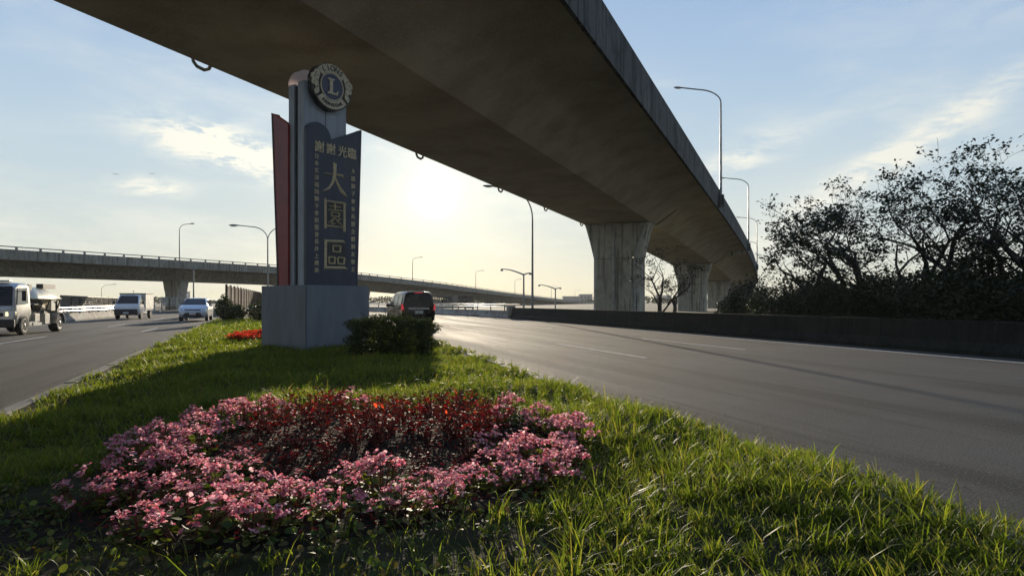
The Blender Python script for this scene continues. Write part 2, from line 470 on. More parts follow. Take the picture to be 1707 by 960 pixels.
def np_mesh(name, V, F, m):
    """V (n,3) F (m,k) all faces the same size"""
    V = np.asarray(V, dtype=np.float32); F = np.asarray(F, dtype=np.int32)
    me = bpy.data.meshes.new(name)
    me.vertices.add(len(V)); me.vertices.foreach_set('co', V.ravel())
    k = F.shape[1]
    me.loops.add(F.size); me.loops.foreach_set('vertex_index', F.ravel())
    me.polygons.add(len(F))
    me.polygons.foreach_set('loop_start', np.arange(0, F.size, k, dtype=np.int32))
    me.polygons.foreach_set('loop_total', np.full(len(F), k, dtype=np.int32))
    me.update(calc_edges=True)
    me.materials.append(M[m] if isinstance(m, str) else m)
    return me

def euler_mats(ax, ay, az):
    cx, sx, cy, sy, cz, sz = np.cos(ax), np.sin(ax), np.cos(ay), np.sin(ay), np.cos(az), np.sin(az)
    Rm = np.empty((len(ax), 3, 3))
    Rm[:, 0, 0] = cz * cy; Rm[:, 0, 1] = cz * sy * sx - sz * cx; Rm[:, 0, 2] = cz * sy * cx + sz * sx
    Rm[:, 1, 0] = sz * cy; Rm[:, 1, 1] = sz * sy * sx + cz * cx; Rm[:, 1, 2] = sz * sy * cx - cz * sx
    Rm[:, 2, 0] = -sy; Rm[:, 2, 1] = cy * sx; Rm[:, 2, 2] = cy * cx
    return Rm

def scatter(tv, tf, Rm, S, P):
    tv = np.asarray(tv, float); tf = np.asarray(tf)
    V = np.einsum('nij,kj->nki', Rm, tv) * np.asarray(S)[:, None, None] + np.asarray(P)[:, None, :]
    n, k = len(P), len(tv)
    F = tf[None, :, :] + (np.arange(n) * k)[:, None, None]
    return V.reshape(-1, 3), F.reshape(-1, tf.shape[1])

LEAF_V = [(0, 0, 0), (0.28, 0.42, 0.10), (0, 1, -0.05), (-0.28, 0.42, 0.10), (0, 0.45, 0)]
LEAF_F = [(0, 1, 4), (1, 2, 4), (2, 3, 4), (3, 0, 4)]
ROUND_V = [(0, 0, 0)] + [(0.5 * math.sin(a), 0.5 - 0.5 * math.cos(a), 0.10 * (1 - abs(math.cos(a)))) for a in [R(40), R(90), R(140), R(180), R(220), R(270), R(320)]]
ROUND_F = [(0, 1, 2), (0, 2, 3), (0, 3, 4), (0, 4, 5), (0, 5, 6), (0, 6, 7)]

# ------------------------------------------------------------------ road lines in plan (world metres)
def bendR(y): return 0.0034 * np.maximum(0, y - 42) ** 2
def bendL(y): return 0.003 * np.maximum(0, y - 62) ** 2
def XL(y): return -2.9 - 0.388 * y - bendL(y)        # kerb between median and left road
def XR(y): return 3.75 - 0.30 * y - bendR(y)          # kerb between median and right road
def XLL(y): return -14.3 - 0.355 * y - bendL(y)       # far side of the left road
def XE(y): return 16.35 - 0.32 * y - bendR(y)         # white line on the far side of the right road
def XB(y): return XE(y) + 1.05                        # face of the dark barrier

def sheet(name, ys, fl, fr, z, m, nx=6, bump=0.0, seed=1):
    rng = np.random.RandomState(seed)
    V = []; F = []
    for y in ys:
        a, b = fl(y), fr(y)
        for i in range(nx + 1):
            t = i / nx
            V.append((a + (b - a) * t, y, z + (rng.rand() * bump if 0 < i < nx else 0)))
    n = nx + 1
    for j in range(len(ys) - 1):
        for i in range(nx):
            F.append((j * n + i, j * n + i + 1, (j + 1) * n + i + 1, (j + 1) * n + i))
    return link(name, np_mesh(name, V, F, m))

# ground to the horizon, with a coarse grid
gv = []; gf = []
gx = [-4000, -1500, -600, -250, -120, -60, -20, 20, 60, 120, 250, 600, 1500, 4000]
gy = [-400, -100, -30, 0, 30, 60, 100, 160, 260, 500, 1000, 2500, 6000]
for y in gy:
    for x in gx: gv.append((x, y, -0.12))
for j in range(len(gy) - 1):
    for i in range(len(gx) - 1):
        a = j * len(gx) + i
        gf.append((a, a + 1, a + 1 + len(gx), a + len(gx)))
struct(link('ground', np_mesh('ground', gv, gf, 'ground')))

ys = [-30, -15, -5, 0, 4, 8, 12, 16, 20, 25, 30, 36, 42, 48, 54, 60, 68, 76, 86, 98, 112, 128, 146, 166, 190, 220]
rr = struct(sheet('road', ys, lambda y: XR(y) - 0.3, lambda y: XB(y) + 0.3, 0.0, 'asphalt', 8))
rr['label'] = 'grey asphalt carriageway to the right of the grass median'
rl = struct(sheet('road', ys, lambda y: XLL(y) - 0.3, lambda y: XL(y) + 0.3, -0.002, 'asphalt', 8))
rl['label'] = 'grey asphalt carriageway to the left of the grass median'

def stripe(fx, y0, y1, w, parent, name='lane_dash', z=0.006):
    n = max(2, int((y1 - y0) / 3) + 1)
    b = MB()
    yy = np.linspace(y0, y1, n)
    V = []
    for y in yy:
        x = float(fx(y))
        V += [(x - w / 2, y, z), (x + w / 2, y, z)]
    b.add(V, [(2 * i, 2 * i + 1, 2 * i + 3, 2 * i + 2) for i in range(n - 1)])
    return b.build(name, 'paint', parent)
L1 = lambda y: 8.7 - 0.333 * y - bendR(y)
L2 = lambda y: 12.9 - 0.325 * y - bendR(y)
for y0 in (1.6, 16.2, 30.8, 45.4, 60, 74.6):
    stripe(L1, y0, y0 + 5.6, 0.13, rr)
for y0 in (4.4, 19.0, 33.5, 48, 62.6, 77):
    stripe(L2, y0, y0 + 5.7, 0.13, rr)
stripe(XE, -10, 150, 0.16, rr, 'edge_line')
stripe(lambda y: XR(y) + 0.55, 24, 120, 0.12, rr, 'edge_line')
LL = lambda y: -8.9 - 0.365 * y - bendL(y)
for y0 in (7.6, 21.5, 35.8, 50, 64.2, 78.5):
    stripe(LL, y0, y0 + 4.6, 0.14, rl)
LL2 = lambda y: -5.7 - 0.372 * y - bendL(y)
for y0 in (30, 44, 58, 72):
    stripe(LL2, y0, y0 + 4.6, 0.13, rl)
stripe(lambda y: XL(y) - 0.22, -5, 120, 0.13, rl, 'edge_line')
stripe(lambda y: XLL(y) + 0.7, -5, 120, 0.13, rl, 'edge_line')

# median
mys = [-6 + 0.5 * i for i in range(0, 100)] + [46, 50, 55, 60, 66, 72, 80, 88, 96, 104]
def hump(x, y):
    t = (x - XL(y)) / (XR(y) - XL(y))
    return 0.035 * math.sin(x * 1.7 + y * 0.9) + 0.03 * math.sin(y * 2.3 - x * 1.1) + 0.05 * math.sin(math.pi * min(max(t, 0), 1))
V = []; F = []; NX = 22
for y in mys:
    a, b = XL(y) + 0.13, XR(y) - 0.13
    for i in range(NX + 1):
        x = a + (b - a) * i / NX
        V.append((x, y, 0.155 + (hump(x, y) if 0 < i < NX else 0)))
for j in range(len(mys) - 1):
    for i in range(NX):
        k = j * (NX + 1) + i
        F.append((k, k + 1, k + NX + 2, k + NX + 1))
md = struct(link('median_ground', np_mesh('median_ground', V, F, 'turf')))
def gz(x, y):
    return 0.155 + hump(x, y)

# kerbs: concrete kerb stones along both sides of the median
kl = struct(link('kerb', None)); kl['label'] = 'low concrete kerb on the left side of the median'
kr = struct(link('kerb', None)); kr['label'] = 'low concrete kerb on the right side of the median'
kb = MB(); kb.box((0, 0, 0.07), (0.15, 0.985, 0.20)); kmesh = kb.mesh('kerb_stone', 'kerb')
rnd = random.Random(4)
for fx, par, s, y1 in ((XL, kl, 1, 44), (XR, kr, -1, 40)):
    y = 0.0 if s < 0 else 3.0
    while y < y1:
        sl = (fx(y + 0.5) - fx(y - 0.5))
        o = link('kerb_stone', kmesh, par, (fx(y) + s * 0.075, y, rnd.uniform(-0.012, 0.008)), -math.atan(sl) + rnd.uniform(-0.008, 0.008))
        y += 1.0 / math.sqrt(1 + sl * sl) * 1.002
    b = MB()
    yy = list(np.linspace(y1, 110, 30))
    for a_, b_ in zip(yy[:-1], yy[1:]):
        b.bar((fx(a_) + s * 0.075, a_, 0.07), (fx(b_) + s * 0.075, b_, 0.07), 0.15, 0.2)
    stuff(b.build('kerb_run', 'kerb', par))
# gutter pan by the left kerb
gp = MB(); yy = np.linspace(0, 60, 31)
gp.add([p for y in yy for p in ((XL(y) - 0.14, y, 0.004), (XL(y), y, 0.004))], [(2 * i, 2 * i + 1, 2 * i + 3, 2 * i + 2) for i in range(30)])
struct(gp.build('gutter', 'kerb'))

# ------------------------------------------------------------------ the great viaduct overhead
VK = 1.25
def vx(y): t = y / VK / 50.0; return VK * 10 * (-1.2367 + 2.1326 * t + 0.0501 * t * t - 0.0273 * t ** 3)
def vdx(y): t = y / VK / 50.0; return 10 * (2.1326 + 0.1002 * t - 0.0819 * t * t) / 50.0
def vh(y): t = y / VK / 50.0; return 1.4 + VK * (6.2256 - 0.7663 * t - 0.2123 * t * t)
def vpt(y, l, h):
    l *= VK; h *= VK
    dxx = vdx(y); n = math.sqrt(1 + dxx * dxx)
    return (vx(y) + l / n, y - dxx * l / n, vh(y) + h)
via = thing('viaduct', 'huge stained concrete road viaduct sweeping overhead on flared piers', 'viaduct')
prof = [(-2.3, 0), (2.3, 0), (3.10, 0.55), (3.75, 0.98), (4.05, 1.16), (4.6, 1.29), (6.06, 1.60), (6.06, 1.80), (-5.0, 1.80), (-5.0, 1.60), (-4.05, 1.40), (-3.75, 1.20), (-3.10, 0.70)]
vys = list(np.arange(-45, 75, 1.8)) + list(np.arange(75, 216, 3.5))
def sweep(prof, ys, fn, cap=True):
    b = MB(); n = len(prof)
    V = [fn(y, l, h) for y in ys for l, h in prof]
    F = []
    for j in range(len(ys) - 1):
        for i in range(n):
            i2 = (i + 1) % n
            F.append((j * n + i, j * n + i2, (j + 1) * n + i2, (j + 1) * n + i))
    if cap:
        F += [tuple(range(n)), tuple((len(ys) - 1) * n + i for i in range(n - 1, -1, -1))]
    return b.add(V, F)
gi = sweep(prof, vys, vpt).build('girder', 'concrete', via, True, sharp=22)
# construction joint at the first pier, a thin recessed dark band is a real gap cover
def joint(y):
    j = MB(); w = 0.05
    pr = [(-2.32, -0.012), (2.34, -0.012), (2.45, 0.03), (3.18, 0.54), (3.78, 0.965), (3.80, 1.03), (3.0, 0.55), (2.3, 0.05), (-2.32, 0.05)]
    sweep(pr, [y - w / 2, y + w / 2], vpt).build('joint_strip', 'emblemdark', via)
for y in (58.8, 100.7): joint(y)
# parapets in cast segments
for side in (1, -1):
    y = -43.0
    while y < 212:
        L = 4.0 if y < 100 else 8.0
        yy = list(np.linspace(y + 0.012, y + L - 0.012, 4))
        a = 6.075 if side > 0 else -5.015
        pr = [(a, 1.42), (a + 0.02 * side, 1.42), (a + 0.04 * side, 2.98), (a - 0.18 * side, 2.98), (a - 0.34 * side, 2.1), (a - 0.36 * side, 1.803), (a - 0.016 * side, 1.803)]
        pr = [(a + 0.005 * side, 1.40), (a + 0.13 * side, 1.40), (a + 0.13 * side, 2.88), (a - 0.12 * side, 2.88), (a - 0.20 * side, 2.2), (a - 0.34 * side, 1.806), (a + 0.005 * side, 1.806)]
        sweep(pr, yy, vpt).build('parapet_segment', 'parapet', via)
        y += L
# drain hooks hanging under the left edge of the box
for y in (19.6, 31.6, 40.5, 48.0, 56.2):
    b = MB(); r = 0.055
    dxx = vdx(y)
    pts = [vpt(y - 0.36, -2.34, 0.16), vpt(y - 0.30, -2.36, -0.02), vpt(y - 0.16, -2.38, -0.10), vpt(y + 0.10, -2.38, -0.12), vpt(y + 0.26, -2.38, -0.05), vpt(y + 0.36, -2.36, 0.14)]
    b.tube(pts, r, 8)
    b.build('drain_hook', 'pipe', via, True)
# bracket beam under the wing near the second pier
b = MB(); p0 = vpt(98.7, 3.7, 0.92); p1 = vpt(98.7, 6.0, 1.28)
b.bar(p0, p1, 1.0, 0.6); b.build('bracket_beam', 'pier', via)
# piers
def pier(y):
    dxx = vdx(y); n = math.sqrt(1 + dxx * dxx)
    rz = math.atan2(-dxx, 1)
    p = link('pier', None, via, (vx(y), y, 0), -math.atan(dxx))
    top = vh(y)
    K = VK
    zk = top - 2.4 * K
    def sec(z, hw, hd, ch):
        hw *= K; hd *= K; ch *= K
        return [(-hw + ch, -hd, z), (hw - ch, -hd, z), (hw, -hd + ch, z), (hw, hd - ch, z), (hw - ch, hd, z), (-hw + ch, hd, z), (-hw, hd - ch, z), (-hw, -hd + ch, z)]
    S = [sec(-0.5, 1.62, 0.95, 0.18), sec(zk, 1.62, 0.95, 0.18), sec(zk + 1.0 * K, 1.86, 0.95, 0.18), sec(top - 0.25, 2.2, 0.95, 0.18), sec(top - 0.02, 2.28, 0.97, 0.18)]
    b = MB(); V = [q for s_ in S for q in s_]; F = []
    for j in range(len(S) - 1):
        for i in range(8):
            F.append((j * 8 + i, j * 8 + (i + 1) % 8, (j + 1) * 8 + (i + 1) % 8, (j + 1) * 8 + i))
    F += [tuple(range(8)), tuple(range(39, 31, -1))]
    b.add(V, F).build('shaft', 'pier', p)
    b = MB(); b.box((0, -0.955 * K, zk - 0.02), (2.9 * K, 0.012, 0.04)); b.build('pour_joint', 'groove', p)
    for x0, x1 in ((-0.15, -0.15), (1.30, 1.98)):
        b = MB(); b.tube([(x1 * K, -1.02 * K, top - 0.3), ((x0 + (x1 - x0) * 0.35) * K, -1.03 * K, zk + 0.9 * K), (x0 * K, -1.03 * K, zk - 0.1), (x0 * K, -1.03 * K, -0.4)], 0.10, 8)
        b.build('drain_pipe', 'pipe', p, True)
for y in (-1.2, 57.6, 99.5, 141, 184): pier(y)

# ------------------------------------------------------------------ street lamps
def lamp_head(p, d, parent, s=1.0):
    """cobra head at p pointing along d"""
    d = Vector(d).normalized(); p = Vector(p); r = d.cross(Vector((0, 0, 1))).normalized()
    b = MB()
    st = [(-0.12, 0.05, 0.045), (0.1, 0.10, 0.07), (0.35, 0.15, 0.09), (0.6, 0.13, 0.07), (0.75, 0.05, 0.03)]
    V = []; F = []
    for t, w, h in st:
        c = p + d * (t * s)
        for k in range(8):
            a = 2 * math.pi * k / 8
            V.append(c + r * (math.cos(a) * w * s) + Vector((0, 0, math.sin(a) * h * s)))
    for j in range(4):
        for k in range(8):
            F.append((j * 8 + k, j * 8 + (k + 1) % 8, (j + 1) * 8 + (k + 1) % 8, (j + 1) * 8 + k))
    F += [tuple(range(8)), tuple(range(39, 31, -1))]
    h = b.add(V, F).build('lamp_head', 'lamp', parent, True)
    b = MB(); c = p + d * (0.36 * s) - Vector((0, 0, 0.085 * s))
    b.bar(c - d * (0.2 * s), c + d * (0.2 * s), 0.18 * s, 0.03 * s); b.build('lens', 'lens', h)

def street_lamp(x, y, z0, hp, arms, label, group, rad=0.09, name='street_lamp', bracket=False):
    """hp: height where the arm starts bending; arms: list of (dx, dy, rise)"""
    t = thing(name, label, 'street lamp', (x, y, z0), 0, group)
    b = MB(); b.tube([(0, 0, 0), (0, 0, hp * 0.5), (0, 0, hp)], [rad, rad * 0.82, rad * 0.62], 10)
    b.build('pole', 'steel', t, True)
    b = MB(); b.tube([(0, 0, 0), (0, 0, 0.5)], [rad * 1.7, rad * 1.6], 8); b.build('base', 'steel', t)
    for ax, ay, rise in arms:
        L = math.hypot(ax, ay); u = (ax / L, ay / L)
        pts = []
        for k in range(9):
            a = math.pi / 2 * k / 8
            pts.append((u[0] * L * 0.55 * (1 - math.cos(a)), u[1] * L * 0.55 * (1 - math.cos(a)), hp + rise * 0.9 * math.sin(a)))
        pts.append((ax, ay, hp + rise))
        b = MB(); b.tube(pts, rad * 0.5, 8); b.build('arm', 'steel', t, True)
        lamp_head((ax, ay, hp + rise), (u[0], u[1], 0.02), t)
    return t
G1 = 'tall lamps standing on the overhead viaduct parapet'
for y, hp, label in ((62.7, 9.0, 'nearest tall curved street lamp on the parapet of the overhead viaduct'),
                     (100.6, 9.0, 'second tall curved lamp along the overhead viaduct parapet'),
                     (137, 9.0, 'third curved lamp far along the overhead viaduct parapet'),
                     (175, 9.0, 'farthest curved lamp peeping over the end of the overhead viaduct')):
    p = vpt(y, 6.34, 1.9)
    t = street_lamp(p[0], p[1], p[2], hp, [(-3.6, -0.35, 1.2)], label, G1, 0.125)
    b = MB(); b.box((0.0, 0, 0.1), (0.42, 0.6, 1.1)); b.build('mounting_block', 'parapet', t)
street_lamp(1.55, 50, -0.1, 7.75, [(-3.0, -0.3, 2.4)], 'tall curved street lamp behind the dark roadside barrier', 'lamps by the roads', 0.10)
street_lamp(-21.1, 57, 0.12, 6.55, [(-2.7, 0.2, 1.3), (2.7, -0.2, 1.3)], 'double armed curved street lamp on the median left of the monument', 'lamps by the roads', 0.08)
street_lamp(-112, 180, -0.1, 4.6, [(3.3, 0, 1.5)], 'small curved street lamp behind the lattice screen at the far left', 'lamps by the roads', 0.09)
street_lamp(-75, 180, -0.1, 5.2, [(1.2, 0.0, 1.5)], 'small curved lamp rising behind the brown slatted fence', 'lamps by the roads', 0.09)

def fancy_lamp(x, y, z0, h, label):
    t = thing('double_street_lamp', label, 'street lamp', (x, y, z0), 0, 'decorative winged street lamps beyond the barrier')
    b = MB(); b.tube([(0, 0, 0), (0, 0, h)], [0.13, 0.10], 8); b.build('pole', 'steel', t, True)
    for s, L in ((-1, 3.1), (1, 1.0)):
        b = MB(); pts = [(s * L * k / 6, -0.02 * k * L, h + 0.75 * math.sin(k / 6 * 1.7) * L / 3.1 - (0.0 if s < 0 else 0)) for k in range(7)]
        b.tube(pts, [0.13, 0.11, 0.1, 0.09, 0.08, 0.07, 0.07], 6); b.build('arm', 'steel', t, True)
        b = MB(); e = pts[-1]; b.box((e[0] - s * 0.12, e[1], e[2] - 0.16), (0.42, 0.2, 0.2), 0, 0.7); b.build('lamp_head', 'lamp', t)
fancy_lamp(1.6, 90, -0.1, 5.1, 'winged double street lamp left of the tall curved lamp pole')
fancy_lamp(7.9, 120, -0.1, 3.7, 'winged double street lamp right of the tall curved lamp pole')

# ------------------------------------------------------------------ the far viaduct
node = [(-92, 10, 8.1), (-62, 80, 8.1), (-43.4, 123, 8.1), (-36.5, 140, 7.85), (-29, 156, 7.35), (-20, 175, 6.55), (-11.5, 207, 5.75), (-0.8, 250, 4.8), (25, 330, 2.6), (58, 430, 0.9)]
nx_ = [n_[0] for n_ in node]; ny_ = [n_[1] for n_ in node]; nz_ = [n_[2] for n_ in node]
def catmull(ys, vals, y):
    i = max(0, min(len(ys) - 2, int(np.searchsorted(ys, y)) - 1))
    def m(k):
        if k <= 0: return (vals[1] - vals[0]) / (ys[1] - ys[0])
        if k >= len(ys) - 1: return (vals[-1] - vals[-2]) / (ys[-1] - ys[-2])
        return (vals[k + 1] - vals[k - 1]) / (ys[k + 1] - ys[k - 1])
    h = ys[i + 1] - ys[i]; t = (y - ys[i]) / h
    return ((2 * t ** 3 - 3 * t * t + 1) * vals[i] + (t ** 3 - 2 * t * t + t) * h * m(i) + (-2 * t ** 3 + 3 * t * t) * vals[i + 1] + (t ** 3 - t * t) * h * m(i + 1))
def fx_(y): return catmull(ny_, nx_, y)
def fz_(y): return catmull(ny_, nz_, y)
def fpt(y, l, h):
    s_ = (fx_(y + 0.5) - fx_(y - 0.5)); n = math.sqrt(1 + s_ * s_)
    return (fx_(y) + l / n, y - s_ * l / n, fz_(y) + h)
far = thing('viaduct', 'long grey concrete viaduct crossing the horizon behind the monument', 'viaduct')
fp = [(0.35, -3.45), (5.2, -3.45), (6.4, -1.75), (9.4, -1.5), (9.4, -1.2), (-3.2, -1.2), (-3.2, -1.5), (-0.9, -1.75)]
fp = [(3.2 - 0.0 + a_, b_) for a_, b_ in fp]
# near edge is the right-hand edge (l = 0 there): shift so that it sits at l = 0
W_ = max(a_ for a_, b_ in fp)
fp = [(a_ - W_, b_) for a_, b_ in fp]
fys = list(np.arange(12, 150, 6.0)) + list(np.arange(150, 430, 8.0))
sweep(fp, fys, fpt).build('girder', 'farconcrete', far)
for side, nm in ((0, 'parapet'), (-12.6, 'parapet')):
    sweep([(side + 0.01, -1.62), (side + 0.18, -1.62), (side + 0.18, -0.36), (side - 0.06, -0.36), (side - 0.06, -1.19), (side + 0.01, -1.19)], fys, fpt).build(nm, 'farconcrete', far)
sweep([(0.0, -0.08), (0.12, -0.08), (0.12, 0.04), (0.0, 0.04)], fys, fpt).build('rail', 'steel', far)
b = MB(); b.box((0, 0, -0.20), (0.18, 0.24, 0.38)); pm = b.mesh('rail_post', 'steel')
y = 14.0
while y < 428:
    p = fpt(y, 0.05, 0); link('rail_post', pm, far, (p[0], p[1], p[2]), 0)
    y += 2.6 if y < 150 else 4.2
def far_pier(y, hw):
    p0 = fpt(y, -4.6, -3.45); s_ = fx_(y + 0.5) - fx_(y - 0.5)
    p = link('pier', None, far, (p0[0], p0[1], 0), -math.atan(s_))
    b = MB(); zt = p0[2] - 0.01
    b.prism([(-hw * 0.8, -0.3), (hw * 0.8, -0.3), (hw * 0.8, zt - 2.2), (hw * 1.12, zt), (-hw * 1.12, zt), (-hw * 0.8, zt - 2.2)], -0.9, 0.9)
    b.build('shaft', 'pier', p)
for y in (60, 106, 152, 196, 240, 284): far_pier(y, 1.7)
for y, lab in ((103.5, 'curved lamp on the far viaduct left of the double armed lamp'), (165, 'curved lamp on the far viaduct just right of the monument'),
               (209, 'second curved lamp on the far viaduct right of the monument'), (258, 'third curved lamp on the far viaduct, left of the tall pole'),
               (312, 'fourth curved lamp on the far viaduct, right of the tall pole'), (360, 'fifth small curved lamp on the far viaduct'), (405, 'last tiny curved lamp on the far viaduct beside the pier')):
    p = fpt(y, -0.5, -1.2)
    street_lamp(p[0], p[1], p[2], 5.6, [(1.9, -0.4, 1.0)], lab, 'curved lamps standing on the far viaduct', 0.10)
t = thing('utility_pole', 'thin grey pole standing in front of the far viaduct above the hatchback', 'pole', (-41.5, 86, -0.1))
b = MB(); b.tube([(0, 0, 0), (0, 0, 5.6)], [0.11, 0.08], 8); b.build('pole', 'steel', t, True)
b = MB(); b.box((0, 0, 5.75), (0.3, 0.3, 0.25), 0, 0.6); b.build('cap', 'lamp', t)

# ------------------------------------------------------------------ roadside barriers and rails
def wall_run(name, fx, y0, y1, h, w, m, label, cat, seg=4.0, part='barrier_segment', sx=1):
    t = thing(name, label, cat)
    y = y0
    while y < y1 - 0.1:
        e = min(y1, y + seg)
        b = MB()
        q = [(0, -0.1), (0.0, 0.12), (0.14 * w / 0.4, 0.34), (0.2 * w / 0.4, h), (w, h), (w, -0.1)]
        V = []
        for yy in (y + 0.01, e - 0.01):
            V += [(float(fx(yy)) + sx * a_, yy, z) for a_, z in q]
        n = len(q)
        F = [tuple(range(n)), tuple(range(2 * n - 1, n - 1, -1))] + [(i, (i + 1) % n, (i + 1) % n + n, i + n) for i in range(n)]
        b.add(V, F).build(part, m, t)
        y = e
    return t
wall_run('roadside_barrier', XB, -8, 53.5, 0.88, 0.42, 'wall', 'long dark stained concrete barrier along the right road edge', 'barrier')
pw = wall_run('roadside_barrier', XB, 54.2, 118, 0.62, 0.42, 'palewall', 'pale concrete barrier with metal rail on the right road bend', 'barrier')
b = MB(); b.box((XB(53.85) + 0.22, 53.85, 0.5), (0.62, 0.5, 1.05), 0.3); b.build('end_post', 'palewall', pw, bevel=0.02)
def rails(t, fx, y0, y1, zs, post_step, r=0.045, off=0.2, m='rail', zb=0.55):
    for z in zs:
        yy = np.linspace(y0, y1, 14)
        b = MB(); b.tube([(float(fx(y_)) + off, y_, z) for y_ in yy], r, 8); b.build('rail', m, t, True)
    y = y0 + 0.3
    pb = MB(); pb.box((0, 0, 0), (0.09, 0.12, max(zs) - zb + 0.04)); pmm = pb.mesh('rail_post', 'steel')
    while y < y1:
        link('rail_post', pmm, t, (float(fx(y)) + off, y, (max(zs) + zb) / 2))
        y += post_step
rails(pw, XB, 54.8, 112, (0.92, 1.12), 3.0, 0.04)
lw = wall_run('roadside_barrier', XLL, 20, 118, 0.56, 0.40, 'palewall', 'low pale concrete barrier along the far side of the left road', 'barrier', sx=-1)
rails(lw, lambda y: XLL(y) - 0.4, 20.5, 116, (0.72, 0.95), 2.5, 0.055)

# lattice screen left
ls = thing('lattice_screen', 'dark lattice noise screen behind the left road barrier', 'screen')
def lattice(par, a, b_, z0, z1, n, m='screen', nx=7, nz=4, cross=False):
    a = Vector((*a, 0)); b_ = Vector((*b_, 0))
    for i in range(n):
        p = a.lerp(b_, i / n); q = a.lerp(b_, (i + 1) / n)
        fr = MB()
        for e in (p, q): fr.bar((e.x, e.y, 0 if z0 > 0 else z0), (e.x, e.y, z1 + 0.04), 0.14, 0.14)
        for z in (z0, z1): fr.bar((p.x, p.y, z), (q.x, q.y, z), 0.12, 0.12)
        f_ = fr.build('screen_frame', m, par)
        k = MB()
        for j in range(1, nx):
            c = p.lerp(q, j / nx); k.bar((c.x, c.y, z0), (c.x, c.y, z1), 0.16, 0.05)
        for j in range(1, nz):
            z = z0 + (z1 - z0) * j / nz; k.bar((p.x, p.y, z), (q.x, q.y, z), 0.06, 0.09)
        rr_ = random.Random(i + 7)
        for j in range(nx * 2):
            c = p.lerp(q, rr_.random() * 0.9 + 0.05); z = z0 + (z1 - z0) * rr_.uniform(0.1, 0.9)
            d_ = (q - p).normalized()
            k.bar((c.x, c.y, z), (c.x + d_.x * 0.5, c.y + d_.y * 0.5, z + 0.1), 0.05, rr_.uniform(0.05, 0.2))
        stuff(k.build('lattice', m, f_))
lattice(ls, (-49.2, 72), (-78, 131), 0.75, 2.0, 10)
ws = thing('framed_screen', 'small white framed screen between the cargo truck and the viaduct pier', 'screen')
lattice(ws, (-53.6, 101), (-52.6, 103.5), 0.7, 1.95, 2, 'rail', 4, 3)
rs = thing('lattice_screen', 'dark open truss screen above the right road bend', 'screen')
lattice(rs, (-13.5, 96), (-7.2, 80), 0.7, 2.05, 4, 'screen', 5, 3)
b = MB(); b.bar((-7.2, 80, 1.35), (-6.3, 77.6, 1.4), 0.12, 1.4); b.build('solid_panel', 'screen', rs)
lattice(rs, (-6.3, 77.6), (-4.2, 71), 0.7, 2.1, 2, 'screen', 5, 3)

# brown slatted fence on the median side of the left road
bf = thing('slatted_fence', 'tall brown horizontal slat fence left of the monument pedestal', 'fence')
A = Vector((-26.4, 61, 0)); B = Vector((-44.0, 116, 0)); NP = 15
for i in range(NP):
    p = A.lerp(B, i / NP); q = A.lerp(B, (i + 1) / NP - (0.012 / NP if i != 3 else 0.22 / NP))
    b = MB(); b.bar((p.x, p.y, 0.1), (p.x, p.y, 2.95), 0.16, 0.16); b.build('post', 'brownmetal', bf)
    sl = MB()
    for k in range(20):
        z = 0.72 + k * 0.107
        sl.bar((p.x + 0.02, p.y + 0.1, z), (q.x, q.y, z), 0.05, 0.085 if i < 2 else 0.10)
    pn = sl.build('slat_panel', 'brownmetal', bf); stuff(pn)
b = MB(); b.bar((A.x, A.y, 0.35), (B.x, B.y, 0.35), 0.3, 0.42); b.build('plinth', 'kerb', bf)

# ------------------------------------------------------------------ monument
UANG = math.atan2(0.789, 0.614)
mo = thing('monument', 'tall district welcome monument with round emblem, navy and red panels on grey pedestal', 'monument', (-5.32, 16.85, 0.2), UANG)
mp = MB(); mp.box((0.70, 0.468, 0.76), (1.98, 1.98, 1.686)); ped = mp.build('pedestal', 'stone', mo, bevel=0.008)
b = MB(); b.box((-0.293, -0.525, 0.75), (0.016, 0.016, 1.64)); b.build('corner_joint', 'groove', ped)
zt = 6.85
def blk(name, x0, x1, y0, y1, z0, z1, m, par=mo, bv=0.006):
    b = MB(); b.box(((x0 + x1) / 2, (y0 + y1) / 2, (z0 + z1) / 2), (x1 - x0, y1 - y0, z1 - z0)); return b.build(name, m, par, bevel=bv)
blk('front_slab', 0, 1.335, 0, 0.25, 1.604, zt, 'pillar')
blk('core', 0.05, 1.30, 0.25, 0.42, 1.604, zt - 0.10, 'groove', bv=0)
blk('rear_slab', 0.0, 1.335, 0.42, 0.66, 1.604, zt - 0.03, 'pillar')
b = MB(); b.box((0.665, -0.002, 6.2), (0.012, 0.01, 1.25)); b.build('slab_joint', 'groove', mo)
# navy panel with arc shoulder and swept wing
cx, cz, rr0 = 0.37, 5.42, 0.41
arc = [(cx + rr0 * math.cos(a), cz + rr0 * math.sin(a)) for a in [R(180 - k * 9) for k in range(0, 20)] if True]
arc = [(max(0.0, p[0]), p[1]) for p in arc if p[0] < 0.785]
poly = [(0.0, 1.604)] + [(0.0, 5.42)] + arc[1:] + [(0.79, 5.46), (1.743, 5.90), (1.72, 5.0), (1.60, 1.604)]
b = MB(); b.prism(poly, -0.09, -0.004); np_ = b.build('navy_panel', 'blue', mo, bevel=0.004)
# trim edge on the right of the navy wing
b = MB(); b.prism([(1.745, 5.905), (1.785, 5.90), (1.642, 1.606), (1.603, 1.606)], -0.10, 0.12); b.build('panel_edge', 'blue', np_)
b = MB(); b.prism([(1.335, 1.61), (1.60, 1.61), (1.74, 5.88), (1.335, 5.70)], -0.003, 0.10); b.build('wing_backing', 'groove', np_)
